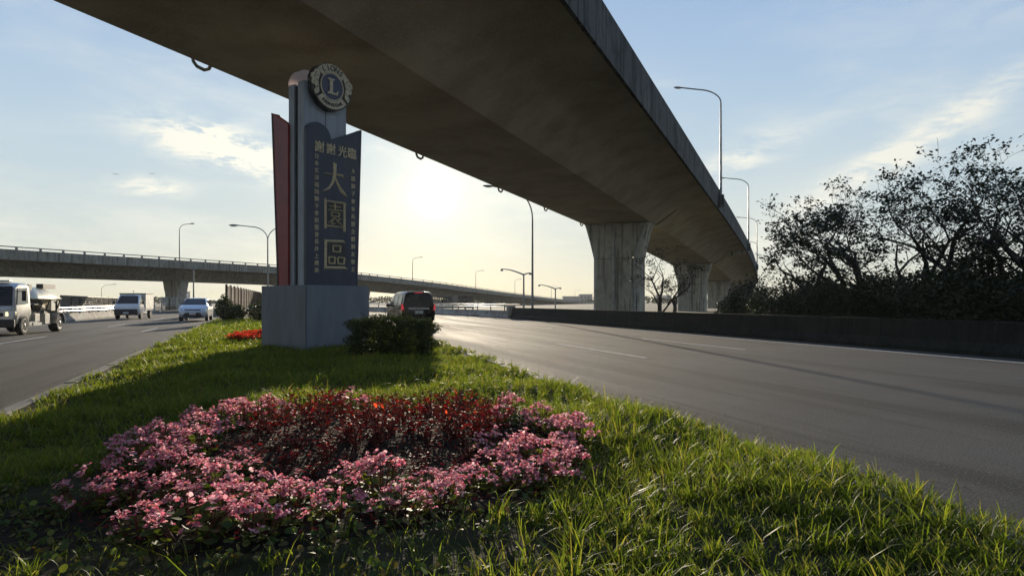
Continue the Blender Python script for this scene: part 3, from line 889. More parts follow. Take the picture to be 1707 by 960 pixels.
# red panel on the left face
b = MB(); b.prism([(0.60, 1.604), (1.02, 1.604), (1.30, 6.20), (0.60, 5.80)], -0.06, 0.08, 'yz'); rp = b.build('red_panel', 'red', mo, bevel=0.004)
b = MB(); b.prism([(1.022, 1.606), (1.075, 1.606), (1.355, 6.22), (1.302, 6.205)], -0.07, 0.16, 'yz'); b.build('panel_edge', 'groove', rp)

def text_mesh(s, size, ext, bold=0.0):
    c = bpy.data.curves.new('lettering', 'FONT')
    c.body = s; c.size = size; c.extrude = ext; c.offset = bold; c.align_x = 'CENTER'; c.align_y = 'CENTER'; c.resolution_u = 3
    o = bpy.data.objects.new('lettering', c); COL.objects.link(o)
    me = bpy.data.meshes.new_from_object(o.evaluated_get(bpy.context.evaluated_depsgraph_get()))
    bpy.data.objects.remove(o); bpy.data.curves.remove(c)
    return me
def text_obj(name, s, x, y, z, size, ext, m, par, bold=0.0, roll=0.0, squeeze=1.0):
    me = text_mesh(s, size, ext, bold)
    me.materials.clear(); me.materials.append(M[m])
    o = link(name, me, par, (x, y, z))
    o.matrix_local = Matrix.Translation((x, y, z)) @ Matrix.Rotation(R(90), 4, 'X') @ Matrix.Rotation(roll, 4, 'Z') @ Matrix.Diagonal((squeeze, 1, 1, 1))
    return o
for ch, x in zip('謝謝光臨', (0.40, 0.757, 1.136, 1.45)):
    text_obj('character', ch, x, -0.10, 5.18, 0.31, 0.014, 'letter', mo, 0.002)
for i, ch in enumerate('日本玄洋福岡獅子會姐盟會長井上廣美'):
    text_obj('character', ch, 0.32, -0.098, 4.93 - i * 0.1835, 0.150, 0.008, 'letter', mo, 0.0)
for i, ch in enumerate('大園獅子會會長暨全體獅友敬立'):
    text_obj('character', ch, 1.49, -0.098, 4.72 - i * 0.205, 0.150, 0.008, 'letter', mo, 0.0)
# the three large brush-cut characters
def stroke(b, pts, ws, ox, oz, s, y0=-0.135, y1=-0.088):
    pts = [Vector((ox + (p[0] - 0.5) * s[0], oz + (p[1] - 0.5) * s[1])) for p in pts]
    Lp = []; Rp = []
    for i, p in enumerate(pts):
        dd = (pts[min(i + 1, len(pts) - 1)] - pts[max(0, i - 1)]).normalized()
        nn = Vector((-dd.y, dd.x)); w = ws[i] * s[0] / 2
        Lp.append(p + nn * w); Rp.append(p - nn * w)
    n = len(pts)
    V = [(p.x, y1, p.y) for p in Lp] + [(p.x, y1, p.y) for p in Rp] + [(p.x, y0, p.y) for p in pts]
    F = []
    for i in range(n - 1):
        F += [(i, i + 1, 2 * n + i + 1, 2 * n + i), (n + i, 2 * n + i, 2 * n + i + 1, n + i + 1), (i, n + i, n + i + 1, i + 1)]
    F += [(0, 2 * n, n), (n - 1, 2 * n - 1, 3 * n - 1)]
    b.add(V, F)
def big(strokes, ox, oz, s):
    b = MB()
    for pts, ws in strokes: stroke(b, pts, ws, ox, oz, s)
    b.build('large_character', 'letter', mo)
DA = [([(0.08, 0.60), (0.5, 0.625), (0.80, 0.63), (0.84, 0.57)], [0.05, 0.06, 0.09, 0.05]),
      ([(0.42, 0.99), (0.50, 0.96), (0.49, 0.62), (0.42, 0.38), (0.27, 0.17), (0.02, 0.05)], [0.05, 0.14, 0.13, 0.11, 0.09, 0.03]),
      ([(0.49, 0.58), (0.60, 0.36), (0.76, 0.14), (0.99, -0.02)], [0.07, 0.10, 0.14, 0.03])]
def kou(x, z, w, h, t=0.065):
    return [([(x, z + h), (x + 0.02, z)], [t, t]), ([(x, z + h), (x + w, z + h), (x + w + 0.02, z + h - 0.06)], [t, t, t * 0.5]),
            ([(x + w, z + h), (x + w - 0.02, z)], [t, t]), ([(x + 0.02, z + 0.01), (x + w, z + 0.01)], [t, t])]
YUAN = [([(0.06, 1.02), (0.10, 0.95), (0.10, -0.02)], [0.05, 0.10, 0.11]), ([(0.08, 0.92), (0.9, 0.93), (0.97, 0.88)], [0.07, 0.08, 0.05]),
        ([(0.90, 0.93), (0.90, -0.07)], [0.10, 0.12]), ([(0.10, 0.07), (0.90, 0.07)], [0.07, 0.07]),
        ([(0.27, 0.76), (0.72, 0.77)], [0.055, 0.06]), ([(0.49, 0.89), (0.50, 0.64)], [0.07, 0.06]), ([(0.20, 0.63), (0.80, 0.65)], [0.05, 0.06]),
        ([(0.50, 0.38), (0.40, 0.29), (0.22, 0.19)], [0.06, 0.05, 0.03]), ([(0.36, 0.33), (0.36, 0.13), (0.50, 0.19)], [0.05, 0.06, 0.03]),
        ([(0.50, 0.37), (0.60, 0.26), (0.80, 0.14)], [0.05, 0.07, 0.04]), ([(0.72, 0.36), (0.58, 0.28)], [0.06, 0.03])] + kou(0.33, 0.42, 0.34, 0.14, 0.055)
QU = [([(0.04, 0.99), (0.12, 0.93), (0.85, 0.96), (0.92, 0.91)], [0.04, 0.09, 0.09, 0.05]), ([(0.12, 0.95), (0.11, 0.04)], [0.11, 0.11]),
      ([(0.05, 0.03), (0.9, 0.055), (0.99, 0.02)], [0.10, 0.10, 0.05])] + kou(0.40, 0.58, 0.32, 0.21) + kou(0.24, 0.18, 0.25, 0.22) + kou(0.60, 0.18, 0.28, 0.22)
big(DA, 0.90, 4.45, (0.80, 0.85)); big(YUAN, 0.905, 3.50, (0.76, 0.76)); big(QU, 0.905, 2.44, (0.78, 0.78))
for cz_, s_ in ((3.50, 0.62), (2.44, 0.6)):
    blk('character_field', 0.60, 1.22, -0.094, -0.089, cz_ - s_ / 2, cz_ + s_ / 2, 'emblemdark', bv=0)

# emblem: black backing, gilt ring plates, navy disc with L, lion head profiles at both sides
ex, ez = 0.711, 6.80
def disc_mb(cx, cz, rx, rz, y0, y1, n=40, wob=None):
    b = MB(); b.prism([(cx + rx * (wob(k / n) if wob else 1) * math.cos(2 * math.pi * k / n), cz + rz * (wob(k / n) if wob else 1) * math.sin(2 * math.pi * k / n)) for k in range(n)], y0, y1)
    return b
em = link('emblem', None, mo)
def wob(t):
    a = (t * 360) % 360
    s_ = 0
    for c_, w_, h_ in ((152, 26, 0.055), (-12, 26, 0.08), (200, 14, 0.03), (-45, 12, 0.03)):
        dd = abs((a - c_ + 180) % 360 - 180)
        if dd < w_: s_ += h_ * (1 - (dd / w_) ** 2)
    return 1 + s_ + 0.012 * math.sin(t * 70)
disc_mb(ex, ez, 0.60, 0.61, -0.20, -0.02, 60, wob).build('backing_plate', 'emblemdark', em)
def ring_sector(r0, r1, a0, a1, y0, y1, n=20, jag=0):
    b = MB(); V = []; F = []
    rj = random.Random(3)
    for k in range(n + 1):
        a = R(a0 + (a1 - a0) * k / n)
        j0 = rj.uniform(-jag, jag); j1 = rj.uniform(-jag, jag)
        for r_, y_ in ((r0 + j0, y1), (r0 + j0, y0), (r1 + j1, y0), (r1 + j1, y1)):
            V.append((ex + r_ * math.cos(a), y_, ez + r_ * math.sin(a)))
    for k in range(n):
        for i in range(4):
            F.append((k * 4 + i, k * 4 + (i + 1) % 4, (k + 1) * 4 + (i + 1) % 4, (k + 1) * 4 + i))
    F += [(0, 1, 2, 3), (n * 4 + 3, n * 4 + 2, n * 4 + 1, n * 4)]
    return b.add(V, F)
ring_sector(0.375, 0.585, 38, 140, -0.225, -0.203).build('name_plate', 'gold', em)
ring_sector(0.375, 0.575, 218, 322, -0.225, -0.203).build('name_plate', 'gold', em)
ring_sector(0.335, 0.365, 0, 360, -0.235, -0.203, 40).build('ring', 'gold', em)
disc_mb(ex, ez, 0.33, 0.33, -0.222, -0.203).build('centre_disc', 'navy', em)
# lion heads in profile: muzzle, brow, mane locks
def lion(sgn):
    pts = [(0.37, 0.26), (0.44, 0.36), (0.52, 0.33), (0.56, 0.25), (0.64, 0.20), (0.655, 0.11), (0.60, 0.07), (0.63, 0.02), (0.61, -0.06), (0.53, -0.07), (0.50, -0.14), (0.56, -0.20), (0.52, -0.30), (0.45, -0.27), (0.40, -0.20), (0.41, -0.08), (0.43, 0.05), (0.41, 0.15)]
    b = MB(); b.prism([(ex + sgn * x_, ez + z_) for x_, z_ in pts], -0.232, -0.203); b.build('lion_head', 'gold', em)
    b = MB()
    for x_, z_, w_ in ((0.55, 0.15, 0.05), (0.47, 0.05, 0.035), (0.5, 0.24, 0.03), (0.47, -0.12, 0.03), (0.57, 0.0, 0.025), (0.45, 0.18, 0.025)):
        b.box((ex + sgn * x_, -0.234, ez + z_), (w_, 0.008, 0.018), 0)
        b.box((ex + sgn * (x_ - 0.02), -0.234, ez + z_ + 0.03), (0.014, 0.008, w_), 0)
    b.build('carved_lines', 'emblemdark', em)
lion(1); lion(-1)
L_ = [(-0.15, -0.2), (0.16, -0.2), (0.185, -0.08), (0.15, -0.08), (0.12, -0.145), (0.01, -0.145), (0.01, 0.16), (0.06, 0.165), (0.06, 0.21), (-0.14, 0.21), (-0.14, 0.165), (-0.085, 0.16), (-0.085, -0.145), (-0.15, -0.155)]
b = MB(); b.prism([(ex + x_, ez + z_) for x_, z_ in L_], -0.25, -0.2225); b.build('letter_l', 'gold', em)
for word, r_, a0, a1, sz, flip in (('LIONS', 0.48, 122, 55, 0.20, 1), ('INTERNATIONAL', 0.475, 232, 309, 0.12, -1)):
    n_ = len(word)
    for i, ch in enumerate(word):
        a = a0 + (a1 - a0) * i / (n_ - 1)
        roll = R(a - 90) if flip > 0 else R(a + 90)
        text_obj('letter', ch, ex + r_ * math.cos(R(a)), -0.229, ez + r_ * math.sin(R(a)), sz, 0.005, 'emblemdark', em, 0.003, roll)
disc_mb(0.67, ez, 0.60, 0.61, 0.70, 0.76, 60, wob).build('rear_emblem', 'acrylic', mo)
b = MB(); b.prism([(0.67 + 0.63 * math.cos(2 * math.pi * k / 40), ez + 0.64 * math.sin(2 * math.pi * k / 40)) for k in range(40)], 0.765, 0.78)

# ------------------------------------------------------------------ vehicles
def loft(secs, name, m, par, smooth=True, sub=0):
    """secs: list of (y, [(half_width, z) ...] bottom to top), mirrored"""
    b = MB(); V = []; n = None
    for y, pts in secs:
        ring = [(x, y, z) for x, z in pts] + [(-x, y, z) for x, z in reversed(pts)]
        n = len(ring); V += ring
    F = []
    for j in range(len(secs) - 1):
        for i in range(n):
            i2 = (i + 1) % n
            F.append((j * n + i, j * n + i2, (j + 1) * n + i2, (j + 1) * n + i))
    F += [tuple(range(n)), tuple((len(secs) - 1) * n + i for i in range(n - 1, -1, -1))]
    o = b.add(V, F).build(name, m, par, smooth)
    return o
def csec(w, zb, zbelt, wr, zr):
    return [(w * 0.86, zb), (w * 0.97, zb + 0.10), (w, (zb * 0.45 + zbelt * 0.55)), (w * 0.96, zbelt), (wr + (w * 0.96 - wr) * 0.12, zr - 0.10 * min(1, (zr - zbelt) / 0.2)), (wr * 0.86, zr - 0.015), (wr * 0.4, zr)]
def patch(P, name, m, par, off=0.012, inset=0.0, th=0.01):
    P = [Vector(p) for p in P]
    c = sum(P, Vector()) / len(P)
    nrm = (P[1] - P[0]).cross(P[2] - P[0]).normalized()
    if inset: P = [p + (c - p).normalized() * inset for p in P]
    n = len(P)
    V = [p + nrm * off for p in P] + [p + nrm * (off - th) for p in P]
    F = [tuple(range(n)), tuple(range(2 * n - 1, n - 1, -1))] + [(i, i + n, (i + 1) % n + n, (i + 1) % n) for i in range(n)]
    return MB().add(V, F).build(name, m, par)
def wheel(par, x, y, r, w, arch=True):
    s = 1 if x > 0 else -1
    h = link('wheel', None, par, (x, y, r))
    MB().lathe_x([(-w / 2, r * 0.72), (-w / 2, r * 0.93), (-w * 0.35, r), (w * 0.35, r), (w / 2, r * 0.93), (w / 2, r * 0.72)], (0, 0, 0), 24).build('tyre', 'tyre', h, True)
    MB().lathe_x([(s * w * 0.30, r * 0.70), (s * w * 0.46, r * 0.70), (s * w * 0.515, r * 0.66), (s * w * 0.44, r * 0.30), (s * w * 0.52, r * 0.18)], (0, 0, 0), 20).build('rim', 'rim', h, True)
    b = MB()
    for k in range(5):
        a = k * 2 * math.pi / 5
        b.box((s * w * 0.49, r * 0.48 * math.cos(a + 0.6), r * 0.48 * math.sin(a + 0.6)), (0.02, r * 0.13, r * 0.13))
    b.build('rim_holes', 'tyre', h)
    if arch:
        pts = [(y + (r + 0.07) * math.cos(R(a)), r + (r + 0.07) * math.sin(R(a))) for a in range(-10, 191, 20)]
        MB().prism(pts, x + s * (w / 2 - 0.05), x + s * (w / 2 - 0.022), 'yz').build('wheel_arch', 'trim', par)
def side_glass(par, s, pts, w, off):
    """pts in (y,z,halfwidth)"""
    P = [(s * q[2], q[0], q[1]) for q in pts]
    if s < 0: P = P[::-1]
    return patch(P, 'side_window', 'glass', par, off, 0.03)

def hatchback(loc, rz, sc_=1.0):
    t = thing('parked_car', '', 'car', loc, rz)
    t.name = 'hatchback_car'
    t['label'] = 'silver white hatchback driving toward the camera on the left road'
    w = 0.86
    loft([(-2.02, csec(0.70, 0.42, 0.80, 0.55, 0.92)), (-1.95, csec(0.80, 0.32, 0.92, 0.58, 1.05)), (-1.75, csec(w, 0.24, 0.98, 0.62, 1.26)), (-1.35, csec(w, 0.22, 0.99, 0.64, 1.46)), (-0.6, csec(w, 0.22, 0.99, 0.66, 1.52)),
          (0.2, csec(w, 0.22, 0.98, 0.66, 1.51)), (0.55, csec(w, 0.22, 0.97, 0.65, 1.42)), (1.28, csec(w, 0.22, 0.96, 0.74, 1.06)), (1.55, csec(0.85, 0.22, 0.92, 0.72, 1.0)), (1.85, csec(0.82, 0.24, 0.84, 0.70, 0.90)), (2.02, csec(0.76, 0.28, 0.70, 0.62, 0.76)), (2.08, csec(0.62, 0.34, 0.55, 0.5, 0.60))], 'body', 'bluewhite', t)
    patch([(0.74, 1.27, 1.06), (-0.74, 1.27, 1.06), (-0.58, 0.48, 1.46), (0.58, 0.48, 1.46)], 'windscreen', 'glass', t, 0.02, 0.03)
    patch([(-0.52, -1.72, 1.22), (0.52, -1.72, 1.22), (0.48, -1.36, 1.44), (-0.48, -1.36, 1.44)], 'rear_window', 'glass', t, 0.03, 0.02)
    for s in (1, -1):
        side_glass(t, s, [(-1.45, 1.0, 0.83), (-0.35, 1.0, 0.83), (-0.35, 1.40, 0.685), (-1.15, 1.38, 0.685)], w, 0.01)
        side_glass(t, s, [(-0.30, 1.0, 0.83), (1.0, 0.99, 0.83), (0.45, 1.38, 0.69), (-0.30, 1.40, 0.685)], w, 0.01)
        patch([(s * 0.85, 1.70, 0.70), (s * 0.50, 2.03, 0.68), (s * 0.50, 1.98, 0.80), (s * 0.84, 1.60, 0.92)][::s], 'headlight', 'headlight', t, 0.03)
        patch([(s * 0.78, 1.80, 0.30), (s * 0.62, 2.0, 0.30), (s * 0.62, 2.0, 0.44), (s * 0.80, 1.78, 0.46)][::s], 'fog_light', 'trim', t, 0.03)
        b = MB(); b.box((s * 0.93, 0.72, 1.02), (0.18, 0.1, 0.13)); b.build('mirror', 'bluewhite', t, bevel=0.02)
        wheel(t, s * 0.76, 1.27, 0.31, 0.19); wheel(t, s * 0.76, -1.27, 0.31, 0.19)
        patch([(s * 0.80, -1.86, 0.80), (s * 0.66, -1.97, 0.80), (s * 0.60, -1.94, 1.0), (s * 0.74, -1.80, 1.0)][::-s], 'taillight', 'taillight', t, 0.02)
    b = MB(); b.prism([(-0.62, 0.30), (0.62, 0.30), (0.44, 0.56), (-0.44, 0.56)], 1.98, 2.10); b.build('grille', 'trim', t, bevel=0.02)
    b = MB(); b.box((0, 2.115, 0.50), (0.38, 0.02, 0.15)); b.build('number_plate', 'plate', t)
    b = MB(); b.box((0, 2.05, 0.74), (0.9, 0.05, 0.05)); b.build('upper_grille', 'trim', t)
    t.scale = (sc_,) * 3
    return t
def gxy(px, y): return (px - 853.5) / 1100.0 * y
hatchback((-22.75, 47.6, 0), R(180 + 19), 1.08)

def cargo_truck(loc, rz):
    t = thing('cargo_truck', 'small white cab truck with pale box cargo body on the left road', 'truck', loc, rz)
    w = 0.84
    loft([(0.45, csec(w, 0.35, 1.02, 0.66, 1.72)), (0.7, csec(w, 0.30, 1.02, 0.68, 1.78)), (1.1, csec(w, 0.28, 1.02, 0.68, 1.74)), (1.75, csec(w, 0.28, 1.0, 0.74, 1.10)), (1.98, csec(0.80, 0.30, 0.90, 0.70, 0.96)), (2.06, csec(0.74, 0.36, 0.80, 0.6, 0.84))], 'cab', 'white', t)
    patch([(0.72, 1.74, 1.12), (-0.72, 1.74, 1.12), (-0.58, 1.14, 1.68), (0.58, 1.14, 1.68)], 'windscreen', 'glass', t, 0.03, 0.02)
    b = MB(); b.box((0, 2.03, 0.52), (1.5, 0.16, 0.42)); b.build('bumper', 'trim', t, bevel=0.04)
    b = MB(); b.box((0, 2.12, 0.46), (0.36, 0.02, 0.14)); b.build('number_plate', 'plate', t)
    for s in (1, -1):
        side_glass(t, s, [(0.62, 1.06, 0.80), (1.55, 1.06, 0.80), (1.12, 1.62, 0.68), (0.62, 1.66, 0.68)], w, 0.02)
        patch([(s * 0.80, 1.93, 0.80), (s * 0.46, 2.04, 0.80), (s * 0.46, 2.01, 0.92), (s * 0.78, 1.92, 0.96)][::s], 'headlight', 'headlight', t, 0.03)
        b = MB(); b.box((s * 0.95, 1.45, 1.18), (0.14, 0.08, 0.24)); b.build('mirror', 'trim', t, bevel=0.02)
        wheel(t, s * 0.74, 1.3, 0.30, 0.18); wheel(t, s * 0.74, -1.25, 0.30, 0.18, False)
    b = MB(); b.box((0, -0.75, 0.45), (0.8, 2.4, 0.2)); b.build('chassis', 'trim', t)
    b = MB(); b.box((0, -0.80, 0.68), (1.66, 2.3, 0.10)); b.build('cargo_bed', 'steel', t)
    b = MB(); b.box((0, -0.80, 1.285), (1.72, 2.3, 1.10)); b.build('cargo_box', 'canvas', t, bevel=0.015)
    b = MB(); b.box((0, -0.80, 1.86), (1.78, 2.36, 0.05)); b.build('cargo_roof', 'trim', t)
    b = MB(); b.tube([(-0.2, 1.0, 1.76), (-0.2, 0.95, 2.0)], 0.012, 6); b.box((-0.2, 0.95, 2.02), (0.12, 0.05, 0.04)); b.build('aerial', 'trim', t)
    return t
ct = cargo_truck((-30.35, 53.0, 0), R(180 + 15.6)); ct.scale = (1.08,) * 3

def black_van(loc, rz):
    t = thing('minivan', 'black minivan seen from behind beyond the clipped bush', 'van', loc, rz)
    w = 0.96
    loft([(-2.45, csec(0.84, 0.40, 1.05, 0.66, 1.78)), (-2.40, csec(0.92, 0.32, 1.06, 0.70, 1.88)), (-2.15, csec(w, 0.26, 1.08, 0.74, 1.93)), (-1.0, csec(w, 0.24, 1.07, 0.75, 1.95)), (0.2, csec(w, 0.24, 1.06, 0.75, 1.93)), (0.75, csec(w, 0.24, 1.05, 0.72, 1.84)),
          (1.55, csec(w, 0.24, 1.02, 0.78, 1.22)), (1.9, csec(w, 0.26, 0.92, 0.78, 1.08)), (2.3, csec(0.88, 0.28, 0.80, 0.7, 0.92)), (2.45, csec(0.72, 0.34, 0.62, 0.55, 0.72))], 'body', 'black', t)
    patch([(-0.74, -2.43, 1.12), (0.74, -2.43, 1.12), (0.62, -2.42, 1.76), (-0.62, -2.42, 1.76)], 'rear_window', 'glass', t, 0.03, 0.02)
    b = MB(); b.box((0, -2.48, 1.0), (1.15, 0.03, 0.05)); b.build('chrome_strip', 'chrome', t)
    b = MB(); b.box((0, -2.40, 1.86), (0.42, 0.06, 0.05)); b.build('high_brake_light', 'taillight', t)
    b = MB(); b.box((0, -2.36, 1.925), (1.2, 0.24, 0.03)); b.build('roof_spoiler', 'chrome', t)
    b = MB(); b.box((0, -2.47, 0.46), (1.6, 0.12, 0.26)); b.build('rear_bumper', 'black', t, bevel=0.04)
    b = MB(); b.box((0, -2.475, 0.80), (0.46, 0.02, 0.17)); b.build('number_plate', 'plate', t)
    for s in (1, -1):
        P = [(s * 0.92, -2.38, 0.90), (s * 0.78, -2.44, 0.88), (s * 0.83, -2.44, 1.06), (s * 0.87, -2.42, 1.26), (s * 0.93, -2.34, 1.24), (s * 0.95, -2.31, 0.98)]
        patch(P[::-s], 'taillight', 'taillight', t, 0.02)
        for y0, y1, f_ in ((-2.15, -1.15, 0), (-1.08, 0.0, 0)):
            side_glass(t, s, [(y0, 1.14, 0.925), (y1, 1.14, 0.925), (y1, 1.74, 0.79), (y0 + 0.04, 1.72, 0.79)], w, 0.015)
        side_glass(t, s, [(0.07, 1.14, 0.925), (1.25, 1.12, 0.92), (0.72, 1.68, 0.79), (0.07, 1.74, 0.79)], w, 0.015)
        b = MB(); b.box((s * 1.04, 1.05, 1.16), (0.2, 0.1, 0.18)); b.build('mirror', 'black', t, bevel=0.03)
        wheel(t, s * 0.84, 1.5, 0.34, 0.22); wheel(t, s * 0.84, -1.5, 0.34, 0.22)
        b = MB(); b.box((s * 0.965, -0.2, 1.085), (0.015, 3.6, 0.03)); b.build('chrome_trim', 'chrome', t)
    patch([(0.76, 1.52, 1.22), (-0.76, 1.52, 1.22), (-0.62, 0.8, 1.80), (0.62, 0.8, 1.80)], 'windscreen', 'glass', t, 0.03, 0.02)
    return t
black_van((-5.95, 38.2, 0), R(21))

def tank_truck(loc, rz):
    t = thing('tank_truck', 'silver cab truck carrying a cream metal tank at the left edge', 'truck', loc, rz)
    w = 0.94
    loft([(1.05, csec(w, 0.55, 1.22, 0.84, 2.08)), (1.2, csec(w, 0.50, 1.22, 0.86, 2.17)), (2.0, csec(w, 0.42, 1.22, 0.86, 2.16)), (2.25, csec(w, 0.38, 1.20, 0.84, 2.02)), (2.45, csec(w, 0.36, 1.12, 0.88, 1.20)), (2.52, csec(0.90, 0.38, 1.0, 0.8, 1.06))], 'cab', 'silver', t)
    patch([(0.84, 2.46, 1.22), (-0.84, 2.46, 1.22), (-0.78, 2.26, 2.02), (0.78, 2.26, 2.02)], 'windscreen', 'glass', t, 0.03, 0.02)
    b = MB(); b.box((0, 2.5, 0.50), (1.86, 0.16, 0.34)); b.build('bumper', 'trim', t, bevel=0.04)
    b = MB(); b.box((0, 2.54, 0.86), (1.1, 0.04, 0.14)); b.build('grille', 'trim', t)
    b = MB(); b.box((0, 1.9, 2.22), (1.1, 0.3, 0.08)); b.build('roof_deflector', 'silver', t, bevel=0.02)
    b = MB(); b.box((0, 0.98, 1.25), (1.7, 0.12, 1.5)); b.build('cab_rear', 'trim', t)
    for s in (1, -1):
        cabw = side_glass(t, s, [(1.25, 1.28, 0.90), (2.28, 1.24, 0.90), (2.12, 1.94, 0.85), (1.25, 1.98, 0.85)], w, 0.03)
        cabw.data.materials[0] = M['cabwindow']
        patch([(s * 0.92, 2.36, 0.80), (s * 0.62, 2.53, 0.80), (s * 0.62, 2.52, 0.96), (s * 0.93, 2.36, 0.98)][::s], 'headlight', 'litlamp' if s < 0 else 'headlight', t, 0.04)
        b = MB(); b.box((s * 1.14, 2.18, 1.62), (0.16, 0.06, 0.42)); b.box((s * 1.0, 2.2, 1.8), (0.3, 0.03, 0.03)); b.build('mirror', 'trim', t, bevel=0.01)
        wheel(t, s * 0.86, 1.7, 0.40, 0.22)
        wheel(t, s * 0.84, -1.7, 0.40, 0.36, False)
        # fender over the rear wheel
        pts = [(-1.7 + 0.50 * math.cos(R(a)), 0.40 + 0.50 * math.sin(R(a))) for a in (0, 35, 70, 110, 145, 180)]
        b = MB()
        for p, q in zip(pts[:-1], pts[1:]): b.bar((s * 0.86, p[0], p[1]), (s * 0.86, q[0], q[1]), 0.40, 0.03)
        b.build('fender', 'silver', t)
        b = MB(); b.box((s * 0.86, 0.55, 0.70), (0.24, 0.46, 0.34)); b.build('tool_box', 'canvas', t, bevel=0.01)
        b = MB(); b.box((s * 0.86, -0.45, 0.62), (0.24, 0.5, 0.46)); b.build('tool_box', 'canvas', t, bevel=0.01)
        b = MB(); b.bar((s * 0.92, 0.85, 0.42), (s * 0.92, -0.9, 0.42), 0.05, 0.12); b.build('side_guard', 'rail', t)
        b = MB(); b.box((s * 0.88, -1.25, 1.22), (0.06, 0.42, 0.5)); b.build('side_plate', 'canvas', t)
    b = MB(); b.box((0, -0.6, 0.62), (0.85, 4.2, 0.22)); b.build('chassis', 'trim', t)
    # tank: a domed upper shell on a hopper
    def tsec(w_, zt_): return [(w_ * 0.98, 1.48), (w_, 1.52), (w_ * 0.90, 1.52 + (zt_ - 1.52) * 0.45), (w_ * 0.66, 1.52 + (zt_ - 1.52) * 0.80), (w_ * 0.3, zt_)]
    loft([(0.80, tsec(0.88, 1.58)), (0.62, tsec(0.94, 1.86)), (0.30, tsec(0.96, 2.02)), (-1.1, tsec(0.96, 2.04)), (-1.7, tsec(0.96, 1.86)), (-2.15, tsec(0.93, 1.60))], 'tank', 'tank', t)
    b = MB()
    b.prism([(-0.1, 1.478), (-2.1, 1.478), (-1.7, 0.96), (-0.5, 0.96)], -0.72, 0.72, 'yz'); b.build('hopper', 'tank', t)
    b = MB(); b.tube([(0, 0.78, 1.12), (0, 0.0, 1.12)], 0.46, 16); b.build('water_drum', 'tank', t, True)
    b = MB(); b.box((0, 0.15, 1.25), (1.3, 0.14, 0.45)); b.box((0, -0.3, 0.80), (1.5, 2.2, 0.42)); b.box((0, 0.2, 1.35), (1.55, 1.2, 0.22)); b.build('pump_frame', 'trim', t)
    b = MB(); b.bar((-0.5, -0.9, 2.08), (-0.5, -2.2, 2.08), 0.28, 0.2); b.build('hose_rack', 'trim', t)
    b = MB(); b.box((0, -2.0, 0.95), (1.7, 0.3, 0.9)); b.build('rear_box', 'trim', t)
    b = MB(); b.tube([(0, 0.2, 2.0), (0, 0.2, 2.12)], 0.26, 16); b.build('manhole', 'canvas', t)
    b = MB(); b.box((-0.45, 0.66, 2.0), (0.6, 0.3, 0.24)); b.build('beacon_box', 'trim', t)
    for y_ in (-0.1, -0.75, -1.9):
        b = MB(); b.bar((-0.97, y_, 1.48), (-0.80, y_ + 0.05, 0.95), 0.05, 0.05); b.build('strut', 'trim', t)
    b = MB(); b.bar((-0.3, 0.9, 1.6), (-0.5, 0.9, 2.1), 0.07, 0.07); b.build('exhaust', 'trim', t)
    return t
# front wheel (left side of the truck) should stand near (-20.2, 27.0)
tt = R(180 + 14.5)
fl_ = Vector((-0.86, 1.7, 0)); rm = Matrix.Rotation(tt, 3, 'Z'); off_ = rm @ fl_
tank_truck((-20.35 - off_.x, 27.4 - off_.y, 0), tt)

